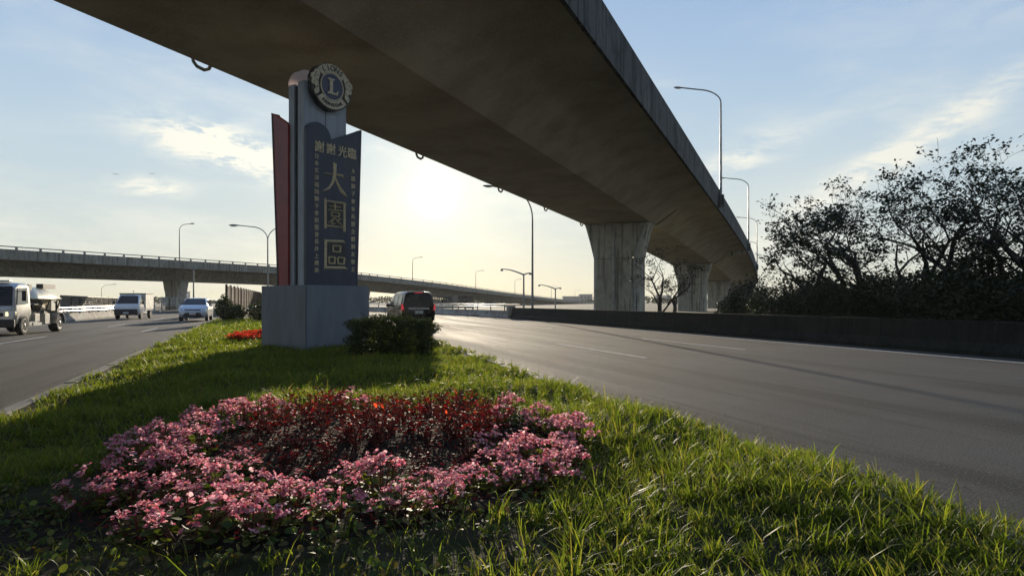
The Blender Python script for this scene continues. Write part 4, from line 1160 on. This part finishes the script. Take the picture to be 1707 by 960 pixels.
# ------------------------------------------------------------------ vegetation
rng = np.random.RandomState(11)
BEDC = (-1.20, 5.22); BEDA = (1.74, 2.08)
def in_bed(x, y, k=1.0):
    return ((x - BEDC[0]) / (BEDA[0] * k)) ** 2 + ((y - BEDC[1]) / (BEDA[1] * k)) ** 2 < 1
def npgz(x, y):
    t = np.clip((x - XL(y)) / (XR(y) - XL(y)), 0, 1)
    return 0.155 + 0.035 * np.sin(x * 1.7 + y * 0.9) + 0.03 * np.sin(y * 2.3 - x * 1.1) + 0.05 * np.sin(math.pi * t)
def blades(n, y0, y1, Lm, wm, side=None, dens=None):
    y = y0 + (y1 - y0) * rng.rand(n)
    t = rng.rand(n)
    oL = -0.24 + 0.12 * np.sin(y * 2.3) * np.sin(y * 0.9 + 1) + 0.07 * np.sin(y * 7.1)
    oR = 0.04 + 0.10 * np.sin(y * 2.9 + 2) * np.sin(y * 1.1) + 0.06 * np.sin(y * 6.3)
    x = XL(y) - oL + (XR(y) - XL(y) + oL + oR) * t
    # tufting: pull blades toward clump centres
    cell = 0.16
    cx_ = (np.floor(x / cell) + 0.5 + 0.7 * np.sin(np.floor(y / cell) * 12.9 + np.floor(x / cell) * 7.1)) * cell
    cy_ = (np.floor(y / cell) + 0.5 + 0.7 * np.sin(np.floor(x / cell) * 5.3 + np.floor(y / cell) * 3.7)) * cell
    pull = 0.8 * rng.rand(n)
    x = x + (cx_ - x) * pull; y = y + (cy_ - y) * pull
    bedr = ((x - BEDC[0]) / BEDA[0]) ** 2 + ((y - BEDC[1]) / BEDA[1]) ** 2
    keep = (bedr > 1.02) | ((bedr > 0.80) & (rng.rand(n) < 0.15))
    # bare soil patch in front of the bed and lower left
    bare = (((x + 0.95) / 1.25) ** 2 + ((y - 3.1) / 0.5) ** 2 < 1) | (((x + 2.6) / 0.75) ** 2 + ((y - 3.7) / 0.9) ** 2 < 1)
    keep &= ~(bare & (rng.rand(n) < 0.86))
    x = x[keep]; y = y[keep]; n = len(x)
    patchy = 0.5 + 0.5 * np.sin(x * 2.1 + 1.3 * np.sin(y * 1.7)) * np.sin(y * 1.3 + 1.1 * np.sin(x * 2.9))
    fine = 0.5 + 0.55 * np.sin(x * 9.3 + 2 * np.sin(y * 7.7)) * np.sin(y * 8.1 + 2 * np.sin(x * 6.1))
    tall = 0.50 + 0.50 * patchy + 0.55 * fine
    edge = np.clip(1 - (XR(y) - x) / 0.35, 0, 1)
    tall = tall * (1 - 0.25 * edge) * np.where(x > 0.2, 1.08, 0.92)
    L = Lm * tall * np.exp(rng.randn(n) * 0.36)
    w = wm * (0.6 + 0.9 * rng.rand(n))
    bend = np.clip(0.45 + 0.50 * rng.rand(n) + 0.15 * rng.randn(n), 0.05, 1.1)
    a = rng.rand(n) * 2 * math.pi
    dirx, diry = np.cos(a), np.sin(a)
    wa = a + math.pi / 2 + rng.randn(n) * 0.5
    wx, wy = np.cos(wa), np.sin(wa)
    z0 = npgz(x, y) - 0.01
    V = np.empty((n, 7, 3))
    for k, (tt_, ws_) in enumerate(((0, 0.7), (0.38, 1.0), (0.74, 0.72))):
        h = L * (tt_ - 0.38 * bend * tt_ ** 2.2); o_ = L * bend * 0.85 * tt_ ** 1.7
        px, py, pz = x + dirx * o_, y + diry * o_, z0 + h
        hw = w * ws_ * 0.5
        V[:, 2 * k, 0] = px - wx * hw; V[:, 2 * k, 1] = py - wy * hw; V[:, 2 * k, 2] = pz
        V[:, 2 * k + 1, 0] = px + wx * hw; V[:, 2 * k + 1, 1] = py + wy * hw; V[:, 2 * k + 1, 2] = pz
    V[:, 6, 0] = x + dirx * L * bend * 0.85; V[:, 6, 1] = y + diry * L * bend * 0.85; V[:, 6, 2] = z0 + L * (1 - 0.42 * bend)
    T = np.array([(0, 1, 3), (0, 3, 2), (2, 3, 5), (2, 5, 4), (4, 5, 6)])
    F = T[None] + (np.arange(n) * 7)[:, None, None]
    return V.reshape(-1, 3), F.reshape(-1, 3)
def grass_obj(parts):
    Vs = []; Fs = []; k = 0
    for V_, F_ in parts:
        Vs.append(V_); Fs.append(F_ + k); k += len(V_)
    o = link('grass', np_mesh('grass', np.concatenate(Vs), np.concatenate(Fs), 'grass'))
    tag(o, 'rough green grass covering the road median', 'grass', kind='stuff')
    return o
grass_obj([blades(70000, 1.6, 5.5, 0.096, 0.0058), blades(40000, 1.6, 6.0, 0.075, 0.005), blades(70000, 5.5, 9.5, 0.088, 0.0068),
           blades(56000, 9.5, 15, 0.095, 0.010), blades(44000, 15, 24, 0.10, 0.015), blades(28000, 24, 44, 0.12, 0.028), blades(700, 2, 9, 0.13, 0.010)])

# soil of the flower bed: a low rough mound
V = []; F = []
nr, na = 9, 56
V.append((BEDC[0], BEDC[1], gz(*BEDC) + 0.03))
rs_ = random.Random(5)
for i in range(1, nr + 1):
    r_ = i / nr
    for k in range(na):
        a = 2 * math.pi * k / na
        wv = 1.06 + 0.04 * math.sin(3 * a) + 0.03 * math.sin(7 * a + 1)
        x_ = BEDC[0] + BEDA[0] * r_ * wv * math.cos(a); y_ = BEDC[1] + BEDA[1] * r_ * wv * math.sin(a)
        V.append((x_, y_, gz(x_, y_) + (0.035 + rs_.uniform(-0.012, 0.02) if i < nr else -0.03)))
for k in range(na): F.append((0, 1 + k, 1 + (k + 1) % na, 0))
F3 = [f[:3] for f in F]
for i in range(nr - 1):
    for k in range(na):
        a_, b_ = 1 + i * na + k, 1 + i * na + (k + 1) % na
        c_, d_ = a_ + na, b_ + na
        F3 += [(a_, c_, d_), (a_, d_, b_)]
struct(link('flower_bed_soil', np_mesh('flower_bed_soil', V, F3, 'soil')))
V = []; F = []
for (cx_, cy_, rx_, ry_) in ((-0.95, 3.25, 1.3, 0.6), (-2.6, 3.7, 0.8, 0.95)):
    k0 = len(V); V.append((cx_, cy_, gz(cx_, cy_) + 0.012))
    for k in range(24):
        a = 2 * math.pi * k / 24; q = 1 + 0.12 * math.sin(3 * a)
        x_, y_ = cx_ + rx_ * q * math.cos(a), cy_ + ry_ * q * math.sin(a)
        V.append((x_, y_, gz(x_, y_) - 0.012))
    for k in range(24): F.append((k0, k0 + 1 + k, k0 + 1 + (k + 1) % 24))
struct(link('bare_soil', np_mesh('bare_soil', V, F, 'soil')))

# --- begonia plants: leaves, stems, blossoms
PET_V = [(0, 0, 0), (0.5, 0.15, 0.30), (0.35, 0.75, 0.42), (-0.35, 0.75, 0.42), (-0.5, 0.15, 0.30), (0, 0.5, 0.12)]
PET_F = [(0, 1, 5), (1, 2, 5), (2, 3, 5), (3, 4, 5), (4, 0, 5)]
def begonia_meshes(seed):
    r = np.random.RandomState(seed)
    n = 70
    a = r.rand(n) * 6.283; q = np.sqrt(r.rand(n)); rad = 0.155 * q; h = 0.015 + 0.125 * r.rand(n) * (1.1 - q * 0.75)
    P = np.stack([rad * np.cos(a), rad * np.sin(a), h], 1)
    Rm = euler_mats(-0.2 + 0.9 * r.rand(n), 0.5 * r.randn(n), a - math.pi / 2 + r.randn(n) * 0.6)
    V, F = scatter(ROUND_V, ROUND_F, Rm, 0.030 + 0.025 * r.rand(n), P)
    leaves = np_mesh('leaves', V, F, 'bleaf')
    # flower heads: 10-16 small clusters at the top
    nc = r.randint(13, 19)
    ca = r.rand(nc) * 6.283; cq = np.sqrt(r.rand(nc)); cr = 0.155 * cq; ch = 0.055 + 0.145 * (1 - cq ** 2) + 0.035 * r.rand(nc)
    Ps = []; Rs = []; Ss = []
    st = MB()
    for i in range(nc):
        c = np.array([cr[i] * math.cos(ca[i]), cr[i] * math.sin(ca[i]), ch[i]])
        st.tube([(c[0] * 0.5, c[1] * 0.5, 0.0), (c[0] * 0.85, c[1] * 0.85, ch[i] * 0.6), tuple(c)], [0.004, 0.003, 0.002], 4, False)
        nf = r.randint(4, 9)
        for j in range(nf):
            fc = c + r.randn(3) * [0.020, 0.020, 0.013]
            tw = r.rand() * 6.283; ti = r.rand() * 1.5
            for k in range(4):
                Ps.append(fc); Rs.append((0.5 * r.randn() * 0.4, ti, tw + k * math.pi / 2)); Ss.append(r.uniform(0.012, 0.021))
    Rs = np.array(Rs)
    base = euler_mats(np.zeros(len(Rs)), np.zeros(len(Rs)), Rs[:, 2])
    tilt = euler_mats(Rs[:, 1] * np.cos(Rs[:, 2] * 0.37), Rs[:, 1] * np.sin(Rs[:, 2] * 0.37) + Rs[:, 0], np.zeros(len(Rs)))
    V, F = scatter(PET_V, PET_F, tilt @ base, Ss, np.array(Ps))
    blossoms = np_mesh('blossoms', V, F, 'petal')
    stems = st.mesh('stems', 'stem')
    return leaves, stems, blossoms
def redplant_meshes(seed, h0=0.24, scale=1.0, nl=96):
    r = np.random.RandomState(seed)
    st = MB(); P = []; E = []; S = []
    for i in range(r.randint(5, 8)):
        a = r.rand() * 6.283; q = 0.05 + 0.13 * r.rand(); h = h0 * (0.65 + 0.5 * r.rand())
        top = np.array([q * math.cos(a), q * math.sin(a), h])
        st.tube([(0.02 * math.cos(a), 0.02 * math.sin(a), 0), (top[0] * 0.5, top[1] * 0.5, h * 0.55), tuple(top)], [0.005, 0.004, 0.002], 4, False)
        m = nl // 6
        for j in range(m):
            t = 0.12 + 0.92 * r.rand()
            P.append(top * [min(1, t), min(1, t), min(1.0, t)] + r.randn(3) * [0.028, 0.028, 0.012])
            E.append((r.uniform(-0.5, 0.7), r.randn() * 0.5, r.rand() * 6.283)); S.append(r.uniform(0.020, 0.055) * scale)
    E = np.array(E)
    V, F = scatter(LEAF_V, LEAF_F, euler_mats(E[:, 0], E[:, 1], E[:, 2]), S, np.array(P))
    return np_mesh('leaves', V, F, 'redleaf'), st.mesh('stems', 'stem')
BEG = [begonia_meshes(s) for s in range(5)]
RED = [redplant_meshes(40 + s) for s in range(4)]
rp_ = random.Random(21)
spots = []
tries = 0
while tries < 9000:
    tries += 1
    a = rp_.random() * 6.283; q = math.sqrt(rp_.random())
    x_ = BEDC[0] + BEDA[0] * q * math.cos(a); y_ = BEDC[1] + BEDA[1] * q * math.sin(a)
    # zones in the bed: the back and middle are dark red plants, the open centre is thin
    back = (y_ - BEDC[1]) / BEDA[1]; side = (x_ - BEDC[0]) / BEDA[0]
    redz = ((x_ + 1.10) / 1.18) ** 2 + ((y_ - 6.15) / 1.15) ** 2 < 1 and side < 0.60
    centre = ((x_ + 1.15) / 1.0) ** 2 + ((y_ - 4.95) / 0.62) ** 2 < 1
    kind = 'red' if redz else ('thin' if centre else 'pink')
    dmin = {'red': 0.215, 'thin': 0.20, 'pink': 0.262}[kind]
    gap = math.sin(x_ * 4.1 + 1.0) * math.sin(y_ * 3.7 + x_)
    if kind == 'pink' and gap > 0.36: continue
    if any((x_ - s[0]) ** 2 + (y_ - s[1]) ** 2 < dmin ** 2 for s in spots): continue
    spots.append((x_, y_, kind, side, back))
for i, (x_, y_, kind, side, back) in enumerate(spots):
    z_ = gz(x_, y_) + 0.03
    rz_ = rp_.random() * 6.283; s_ = rp_.uniform(0.85, 1.3)
    hour = int(round((math.degrees(math.atan2(side, back)) % 360) / 30)) % 12
    hour = ('twelve', 'one', 'two', 'three', 'four', 'five', 'six', 'seven', 'eight', 'nine', 'ten', 'eleven')[hour]
    rd_ = math.hypot(side, back)
    zone = 'outer edge' if rd_ > 0.80 else ('middle ring' if rd_ > 0.52 else ('inner ring' if rd_ > 0.25 else 'very centre'))
    if kind == 'pink':
        t = thing('begonia_plant', 'pink begonia on the %s of the round bed at %s o\'clock' % (zone, hour), 'flower', (x_, y_, z_), rz_, 'pink begonias, %s at %s o\'clock' % (zone, hour))
        lv, stm, bl = BEG[i % 5]
        stuff(link('leaves', lv, t)); link('stems', stm, t); stuff(link('blossoms', bl, t))
        t.scale = (s_, s_, s_ * rp_.uniform(0.74, 0.98))
    else:
        t = thing('red_leaf_plant', 'dark red plant on the %s of the round bed at %s o\'clock' % (zone, hour), 'plant', (x_, y_, z_), rz_, 'dark red plants, %s at %s o\'clock' % (zone, hour))
        lv, stm = RED[i % 4]
        stuff(link('leaves', lv, t)); link('stems', stm, t)
        k_ = (0.75 + 0.45 * rp_.random()) if kind == 'red' else 0.42
        if kind == 'red' and rp_.random() < 0.15: k_ *= 0.6
        t.scale = (s_ * (0.75 + 0.3 * (kind == 'red')), s_ * (0.75 + 0.3 * (kind == 'red')), s_ * k_)
        if kind == 'red' and i % 4 == 0:
            r = np.random.RandomState(i); n_ = 1
            V, F = scatter(LEAF_V, LEAF_F, euler_mats(r.uniform(0.6, 1.5, n_), r.randn(n_) * 0.4, r.rand(n_) * 6.28), r.uniform(0.04, 0.065, n_), np.stack([r.randn(n_) * 0.07, r.randn(n_) * 0.07, r.uniform(0.12, 0.24, n_)], 1))
            link('orange_leaf', np_mesh('orange_leaf', V, F, 'orangeleaf'), t)
# litter and low weeds on the soil
n = 5200
a = rng.rand(n) * 6.283; q = np.sqrt(rng.rand(n)) * 1.02
x_ = BEDC[0] + BEDA[0] * q * np.cos(a); y_ = BEDC[1] + BEDA[1] * q * np.sin(a)
V, F = scatter(LEAF_V, LEAF_F, euler_mats(rng.randn(n) * 0.4, rng.randn(n) * 0.4, rng.rand(n) * 6.28), 0.015 + 0.03 * rng.rand(n), np.stack([x_, y_, npgz(x_, y_) + 0.035 + 0.02 * rng.rand(n)], 1))
tag(link('leaf_litter', np_mesh('leaf_litter', V, F, 'redleaf')), 'fallen dark red leaves on the flower bed soil', 'leaf litter', kind='stuff')
n = 3200
x_ = rng.uniform(-3.6, 0.4, n); y_ = rng.uniform(2.6, 4.3, n)
k = ~(((x_ - BEDC[0]) / BEDA[0]) ** 2 + ((y_ - BEDC[1]) / BEDA[1]) ** 2 < 0.85) & (np.sin(x_ * 5) * np.sin(y_ * 7 + x_) > -0.1)
x_ = x_[k]; y_ = y_[k]; n = len(x_)
V, F = scatter(ROUND_V, ROUND_F, euler_mats(rng.randn(n) * 0.5, rng.randn(n) * 0.5, rng.rand(n) * 6.28), 0.015 + 0.03 * rng.rand(n), np.stack([x_, y_, npgz(x_, y_) + 0.02 + 0.05 * rng.rand(n)], 1))
tag(link('weeds', np_mesh('weeds', V, F, 'bleaf')), 'low round leaved weeds on bare soil in front of the bed', 'weeds', kind='stuff')

# small red flower patch beside the pedestal
def small_red(seed):
    r = np.random.RandomState(seed); n = 60
    P = np.stack([r.randn(n) * 0.09, r.randn(n) * 0.09, 0.05 + 0.10 * r.rand(n)], 1)
    V, F = scatter(PET_V, PET_F, euler_mats(r.randn(n) * 0.7, r.randn(n) * 0.7, r.rand(n) * 6.28), 0.03 + 0.02 * r.rand(n), P + [0, 0, 0.05])
    V2, F2 = scatter(ROUND_V, ROUND_F, euler_mats(r.randn(n) * 0.5, r.randn(n) * 0.5, r.rand(n) * 6.28), 0.04 + 0.02 * r.rand(n), P)
    return np_mesh('blossoms', V, F, 'redflower'), np_mesh('leaves', V2, F2, 'bleaf')
SR = [small_red(s) for s in (1, 2, 3)]
for i in range(34):
    a = rp_.random() * 6.283; q = math.sqrt(rp_.random())
    x_, y_ = -7.95 + 0.72 * q * math.cos(a), 21.6 + 2.3 * q * math.sin(a)
    t = thing('red_flower_plant', 'low red flowering plant in the patch left of the monument pedestal', 'flower', (x_, y_, gz(x_, y_)), rp_.random() * 6, 'red flowers beside the pedestal')
    bl, lv = SR[i % 3]; stuff(link('blossoms', bl, t)); stuff(link('leaves', lv, t)); t.scale = (1.3, 1.3, 1.3)

# --- shrubs and trees
def shrub_mesh(seed, n, dims, ls, shape='round', m='leaf', shell=0.45):
    r = np.random.RandomState(seed)
    if shape == 'box':
        u = r.rand(n, 3) * 2 - 1
        # push leaves to the faces
        k = r.randint(0, 3, n); sg = np.sign(r.randn(n))
        idx = r.rand(n) < 0.6
        for a_ in range(3):
            s_ = idx & (k == a_); u[s_, a_] = sg[s_] * (1 - np.abs(r.randn(s_.sum())) * 0.08)
        nr_ = (u ** 6).sum(1) ** (1 / 6); u = np.where((nr_ > 1)[:, None], u / nr_[:, None], u)
    else:
        u = r.randn(n, 3); u /= np.linalg.norm(u, axis=1)[:, None]
        u *= (shell + (1 - shell) * r.rand(n) ** 0.5)[:, None]
    lump = 1 + 0.14 * np.sin(u[:, 0] * 5 + seed) * np.sin(u[:, 1] * 6 + 2 * seed) + 0.10 * np.sin(u[:, 2] * 9 + u[:, 0] * 4) + 0.05 * r.randn(n)
    P = u * lump[:, None] * np.array(dims) / 2
    P[:, 2] += dims[2] / 2
    P[:, 2] = np.maximum(P[:, 2], 0.02)
    V, F = scatter(LEAF_V, LEAF_F, euler_mats(r.uniform(-0.8, 1.2, n), r.randn(n) * 0.7, r.rand(n) * 6.28), ls * (0.6 + 0.7 * r.rand(n)), P)
    return np_mesh('foliage', V, F, m)
def twigs_mesh(seed, n, dims, rad=0.012):
    r = random.Random(seed); b = MB()
    for i in range(n):
        a = r.random() * 6.283; q = math.sqrt(r.random()) * 0.42
        tx, ty, tz = q * dims[0] * math.cos(a), q * dims[1] * math.sin(a), dims[2] * r.uniform(0.6, 0.98)
        b.tube([(tx * 0.15, ty * 0.15, 0), (tx * 0.5, ty * 0.5, tz * 0.45), (tx, ty, tz)], [rad, rad * 0.7, rad * 0.3], 5, False)
    return b.mesh('branches', 'bark')
t = thing('clipped_bush', 'dark boxy clipped bush against the right side of the monument pedestal', 'bush', (-2.62, 14.45, gz(-2.62, 14.45)), R(8))
stuff(link('foliage', shrub_mesh(3, 22000, (1.66, 1.10, 0.82), 0.052, 'box'), t)); link('branches', twigs_mesh(3, 40, (1.9, 1.1, 1.15), 0.010), t)
stuff(link('shoots', shrub_mesh(8, 500, (1.5, 0.9, 1.05), 0.045, 'round'), t))
stuff(link('foliage_skirt', shrub_mesh(9, 1500, (1.8, 1.2, 0.35), 0.05, 'round'), t))
for i, (x_, y_, dm, lab) in enumerate(((-17.9, 41, (0.9, 0.9, 1.55), 'upright dark shrub beside the hatchback at the median tip'), (-17.0, 40.5, (1.5, 1.2, 1.0), 'dark spreading shrub in front of the brown slatted fence'),
                                      (-15.6, 41, (2.0, 1.4, 1.15), 'dark broad shrub between the fence and the monument pedestal'), (-14.0, 41.5, (2.0, 1.4, 1.3), 'dark shrub partly hidden by the left side of the pedestal'))):
    t = thing('shrub', lab, 'shrub', (x_, y_, 0.15), i * 1.3, 'dark shrubs at the far end of the grass')
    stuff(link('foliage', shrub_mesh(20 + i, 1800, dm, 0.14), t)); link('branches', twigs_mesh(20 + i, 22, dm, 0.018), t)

def tree(x, y, z, H, spread, seed, label, leaves=1.0, lean=(0, 0), name='tree', levels=5, group='bare branched trees beyond the barrier', leafscale=1.0, m='treeleaf'):
    r = random.Random(seed)
    t = thing(name, label, 'tree', (x, y, z), 0, group)
    tr = MB(); br = MB(); tips = []
    def grow(p, d, L, rad, lev, b):
        n = 3
        pts = [p]; dd = d.copy()
        for i in range(n):
            dd = (dd + Vector((r.gauss(0, 0.16), r.gauss(0, 0.16), r.gauss(0.03, 0.10)))).normalized()
            pts.append(pts[-1] + dd * (L / n))
        rd = [max(0.006, rad * (1 - 0.38 * i / n)) for i in range(n + 1)]
        b.tube(pts, rd, 7 if lev == 0 else (5 if lev < 3 else 3), False)
        if lev >= levels - 1:
            tips.append((pts[-1], dd)); tips.append((pts[-2], dd))
            return
        if lev >= levels - 2: tips.append((pts[-1], dd))
        k = 4 if lev == 0 else r.choice((3, 3, 2, 4) if lev < 3 else (2, 3, 3))
        for i in range(k):
            at = pts[-1] if i < 2 else pts[r.choice((1, 2))]
            az_ = r.random() * 6.283
            up = r.uniform(0.15, 0.85) if lev == 0 else r.uniform(-0.15, 0.75)
            side_ = Vector((math.cos(az_) * spread + lean[0], math.sin(az_) * spread + lean[1], up))
            nd = (dd * 0.62 + side_.normalized() * 0.85).normalized()
            grow(at, nd, L * r.uniform(0.58, 0.86), rd[-1] * r.uniform(0.55, 0.8), lev + 1, br)
    grow(Vector((0, 0, -0.1)), Vector((lean[0] * 0.4, lean[1] * 0.4, 1)).normalized(), H * 0.315, 0.038 * H * 0.8, 0, tr)
    tr.build('trunk', 'bark', t, True); br.build('branches', 'bark', t)
    rn = np.random.RandomState(seed)
    P = []; 
    for p, d_ in tips:
        # leaf clumps on some of the tips only; other twigs stay bare
        if r.random() < 0.27 * leaves:
            k = r.randint(5, 12)
            for j in range(k): P.append((p.x + rn.randn() * 0.13, p.y + rn.randn() * 0.13, p.z + rn.randn() * 0.08))
        elif r.random() < 0.5:
            for j in range(2): P.append((p.x + rn.randn() * 0.05, p.y + rn.randn() * 0.05, p.z + rn.randn() * 0.05))
    if P:
        n_ = len(P)
        V, F = scatter(LEAF_V, LEAF_F, euler_mats(rn.uniform(-1, 1, n_), rn.randn(n_) * 0.7, rn.rand(n_) * 6.28), (0.10 + 0.09 * rn.rand(n_)) * leafscale, np.array(P))
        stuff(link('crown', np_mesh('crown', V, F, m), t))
    return t
tree(14.4, 27, -0.1, 8.0, 1.3, 101, 'dark bare branched tree with leaf clumps, centre of the roadside group', 1.1, (-0.10, 0), levels=6)
tree(12.3, 26.5, -0.1, 6.0, 1.6, 109, 'low thin twiggy tree, leftmost of the roadside trees beyond the barrier', 0.9, (-0.25, 0), levels=6)
tree(17.6, 24, -0.1, 8.6, 1.25, 113, 'tall dark spreading tree with small leaf clumps by the right frame edge', 1.1, (0, 0), levels=6)
tree(19.6, 29, -0.1, 9.6, 1.2, 131, 'dark branching tree between the central and right trees beyond the barrier', 1.1, (0, 0), levels=6)
tree(15.9, 26.2, -0.1, 8.1, 1.3, 177, 'dark dense tree filling the gap between central and right crowns', 1.3, (0.0, 0), levels=6)
tree(15.6, 31, -0.1, 8.0, 1.3, 151, 'dark tree standing behind the centre of the roadside group', 1.0, (-0.25, 0), levels=6)
tree(19.2, 23.5, -0.1, 8.6, 1.2, 163, 'dark tree cut by the right edge of the frame', 1.0, (0.1, 0), levels=6)
tree(9.8, 43.5, -0.1, 6.0, 1.3, 211, 'bare leafless sapling in front of the first viaduct pier', 0.10, (0.25, 0), levels=6, group='bare saplings by the pier')
tree(11.0, 45.0, -0.1, 5.6, 1.3, 219, 'bare sapling with a few leaves between the first and second viaduct piers', 0.12, (0.3, 0), levels=6, group='bare saplings by the pier')

SH = [shrub_mesh(60 + i, 5200, (3.4, 2.6, 2.9), 0.15, 'round', 'treeleaf', 0.35) for i in range(3)]
ST = [twigs_mesh(60 + i, 40, (3.4, 2.6, 3.0), 0.03) for i in range(3)]
ShrubSpots = [(10.9, 27.3, 0.75), (12.3, 25.6, 0.78), (13.6, 25.4, 0.86), (14.9, 24.0, 0.9), (16.0, 23.6, 1.0), (17.2, 22.4, 0.95), (18.2, 21.4, 1.0), (13.2, 29.5, 0.95), (15.6, 27.6, 1.05), (18.0, 25.6, 1.1), (20.3, 24.6, 1.1), (11.2, 32.0, 0.8), (12.6, 34.5, 0.9), (19.5, 19.6, 0.95), (15.5, 33.0, 1.1), (19.5, 30.0, 1.2), (22.6, 27.5, 1.2), (13.0, 38.5, 0.7)]
order = ['first', 'second', 'third', 'fourth', 'fifth', 'sixth', 'seventh', 'eighth', 'ninth', 'tenth', 'eleventh', 'twelfth', 'thirteenth', 'fourteenth', 'fifteenth', 'sixteenth', 'seventeenth', 'eighteenth']
for i, (x_, y_, s_) in enumerate(sorted(ShrubSpots, key=lambda q: q[0] / q[1])):
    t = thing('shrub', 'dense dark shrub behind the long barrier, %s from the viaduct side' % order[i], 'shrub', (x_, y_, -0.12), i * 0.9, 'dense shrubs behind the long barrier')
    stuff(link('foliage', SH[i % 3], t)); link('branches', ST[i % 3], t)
    t.scale = (s_, s_, s_ * (0.86 + 0.2 * ((i * 7) % 5) / 5))

# distant tree line and town
def treeline(y0, x0, x1, h, n, size, seed):
    r = np.random.RandomState(seed)
    x_ = r.uniform(x0, x1, n); hh = h * (0.55 + 0.45 * np.sin(x_ * 0.06 + seed) * np.sin(x_ * 0.023)) 
    P = np.stack([x_, y0 + r.randn(n) * 5, r.rand(n) ** 0.8 * np.maximum(hh, 0.3 * h)], 1)
    return scatter(LEAF_V, LEAF_F, euler_mats(r.uniform(-1, 1, n), r.randn(n), r.rand(n) * 6.28), size * (0.6 + 0.8 * r.rand(n)), P)
V1, F1 = treeline(420, -420, 420, 4.2, 16000, 1.7, 3)
tag(link('treeline', np_mesh('treeline', V1, F1, 'treeleaf')), 'far low line of trees along the horizon', 'trees', kind='stuff')
rb = random.Random(9)
bd = [(-446, 900, 8, 14), (57, 640, 16, 5.5), (71, 640, 12, 7.5), (86, 640, 14, 5), (-28, 700, 20, 5), (205, 900, 20, 9)]
for i, (x_, y_, w_, h_) in enumerate(bd):
    t = thing('building', 'tiny far grey building on the horizon, %s from the left' % order[i], 'building', (x_, y_, -0.12), 0, 'far buildings on the horizon')
    b = MB(); b.box((0, 0, h_ / 2), (w_, 12, h_)); b.build('wall', 'building', t)
    b = MB(); b.box((0, 0, h_ + 0.4), (w_ * 1.04, 12.6, 0.8)); b.build('roof', 'palewall', t)
    k = MB()
    for zz in np.arange(2.0, h_ - 1, 3.2):
        for xx in np.arange(-w_ / 2 + 2, w_ / 2 - 1, 3.4): k.box((xx, -6.03, zz), (1.8, 0.1, 1.6))
    stuff(k.build('windows', 'window', t))

# grit and crumbs along the kerbs
n = 900
y_ = rng.uniform(2, 34, n); sd = rng.rand(n) < 0.6
x_ = np.where(sd, XR(y_) + 0.15 + np.abs(rng.randn(n)) * 0.8, XL(y_) - 0.1 - np.abs(rng.randn(n)) * 0.5)
V, F = scatter([(0.5, 0, 0), (-0.3, 0.45, 0), (-0.3, -0.45, 0), (0, 0, 0.5)], [(0, 1, 3), (1, 2, 3), (2, 0, 3)], euler_mats(rng.randn(n) * 0.1, rng.randn(n) * 0.1, rng.rand(n) * 6.28), 0.008 + 0.022 * rng.rand(n) ** 2, np.stack([x_, y_, np.full(n, 0.006)], 1))
tag(link('debris', np_mesh('debris', V, F, 'kerb')), 'small grit and crumbs scattered along the kerbs', 'debris', kind='stuff')

# two birds
for (px, py, y_), lab in (((193, 291, 60), 'tiny dark bird in flight, left one of the two'), ((253, 290, 60), 'tiny dark bird in flight, right one of the two')):
    t = thing('bird', lab, 'bird', ((px - 853.5) / 1100 * y_, y_, 1.4 + (502 - py) / 1100 * y_), 0.4, 'birds in the sky')
    b = MB(); b.tube([(0, -0.13, 0), (0, -0.05, 0.01), (0, 0.05, 0.01), (0, 0.17, 0)], [0.01, 0.035, 0.03, 0.004], 6); b.build('body', 'bird', t)
    for s in (1, -1):
        b = MB(); b.prism([(0, 0), (s * 0.14, 0.06), (s * 0.27, 0.0), (s * 0.14, 0.04)], -0.04, 0.04); b.build('wing', 'bird', t)

# ------------------------------------------------------------------ thin warm haze over the whole place
HZ = bpy.data.materials.new('haze'); HZ.use_nodes = True
ht = HZ.node_tree; ht.nodes.clear()
hv = ht.nodes.new('ShaderNodeVolumePrincipled'); ho = ht.nodes.new('ShaderNodeOutputMaterial')
hv.inputs['Color'].default_value = (0.86, 0.86, 0.84, 1)
hv.inputs['Density'].default_value = 0.00016
hv.inputs['Anisotropy'].default_value = 0.3
ht.links.new(hv.outputs[0], ho.inputs['Volume'])
b = MB(); b.box((0, 300, 15), (1300, 1300, 34))
hz = b.build('haze', HZ); hz['kind'] = 'stuff'
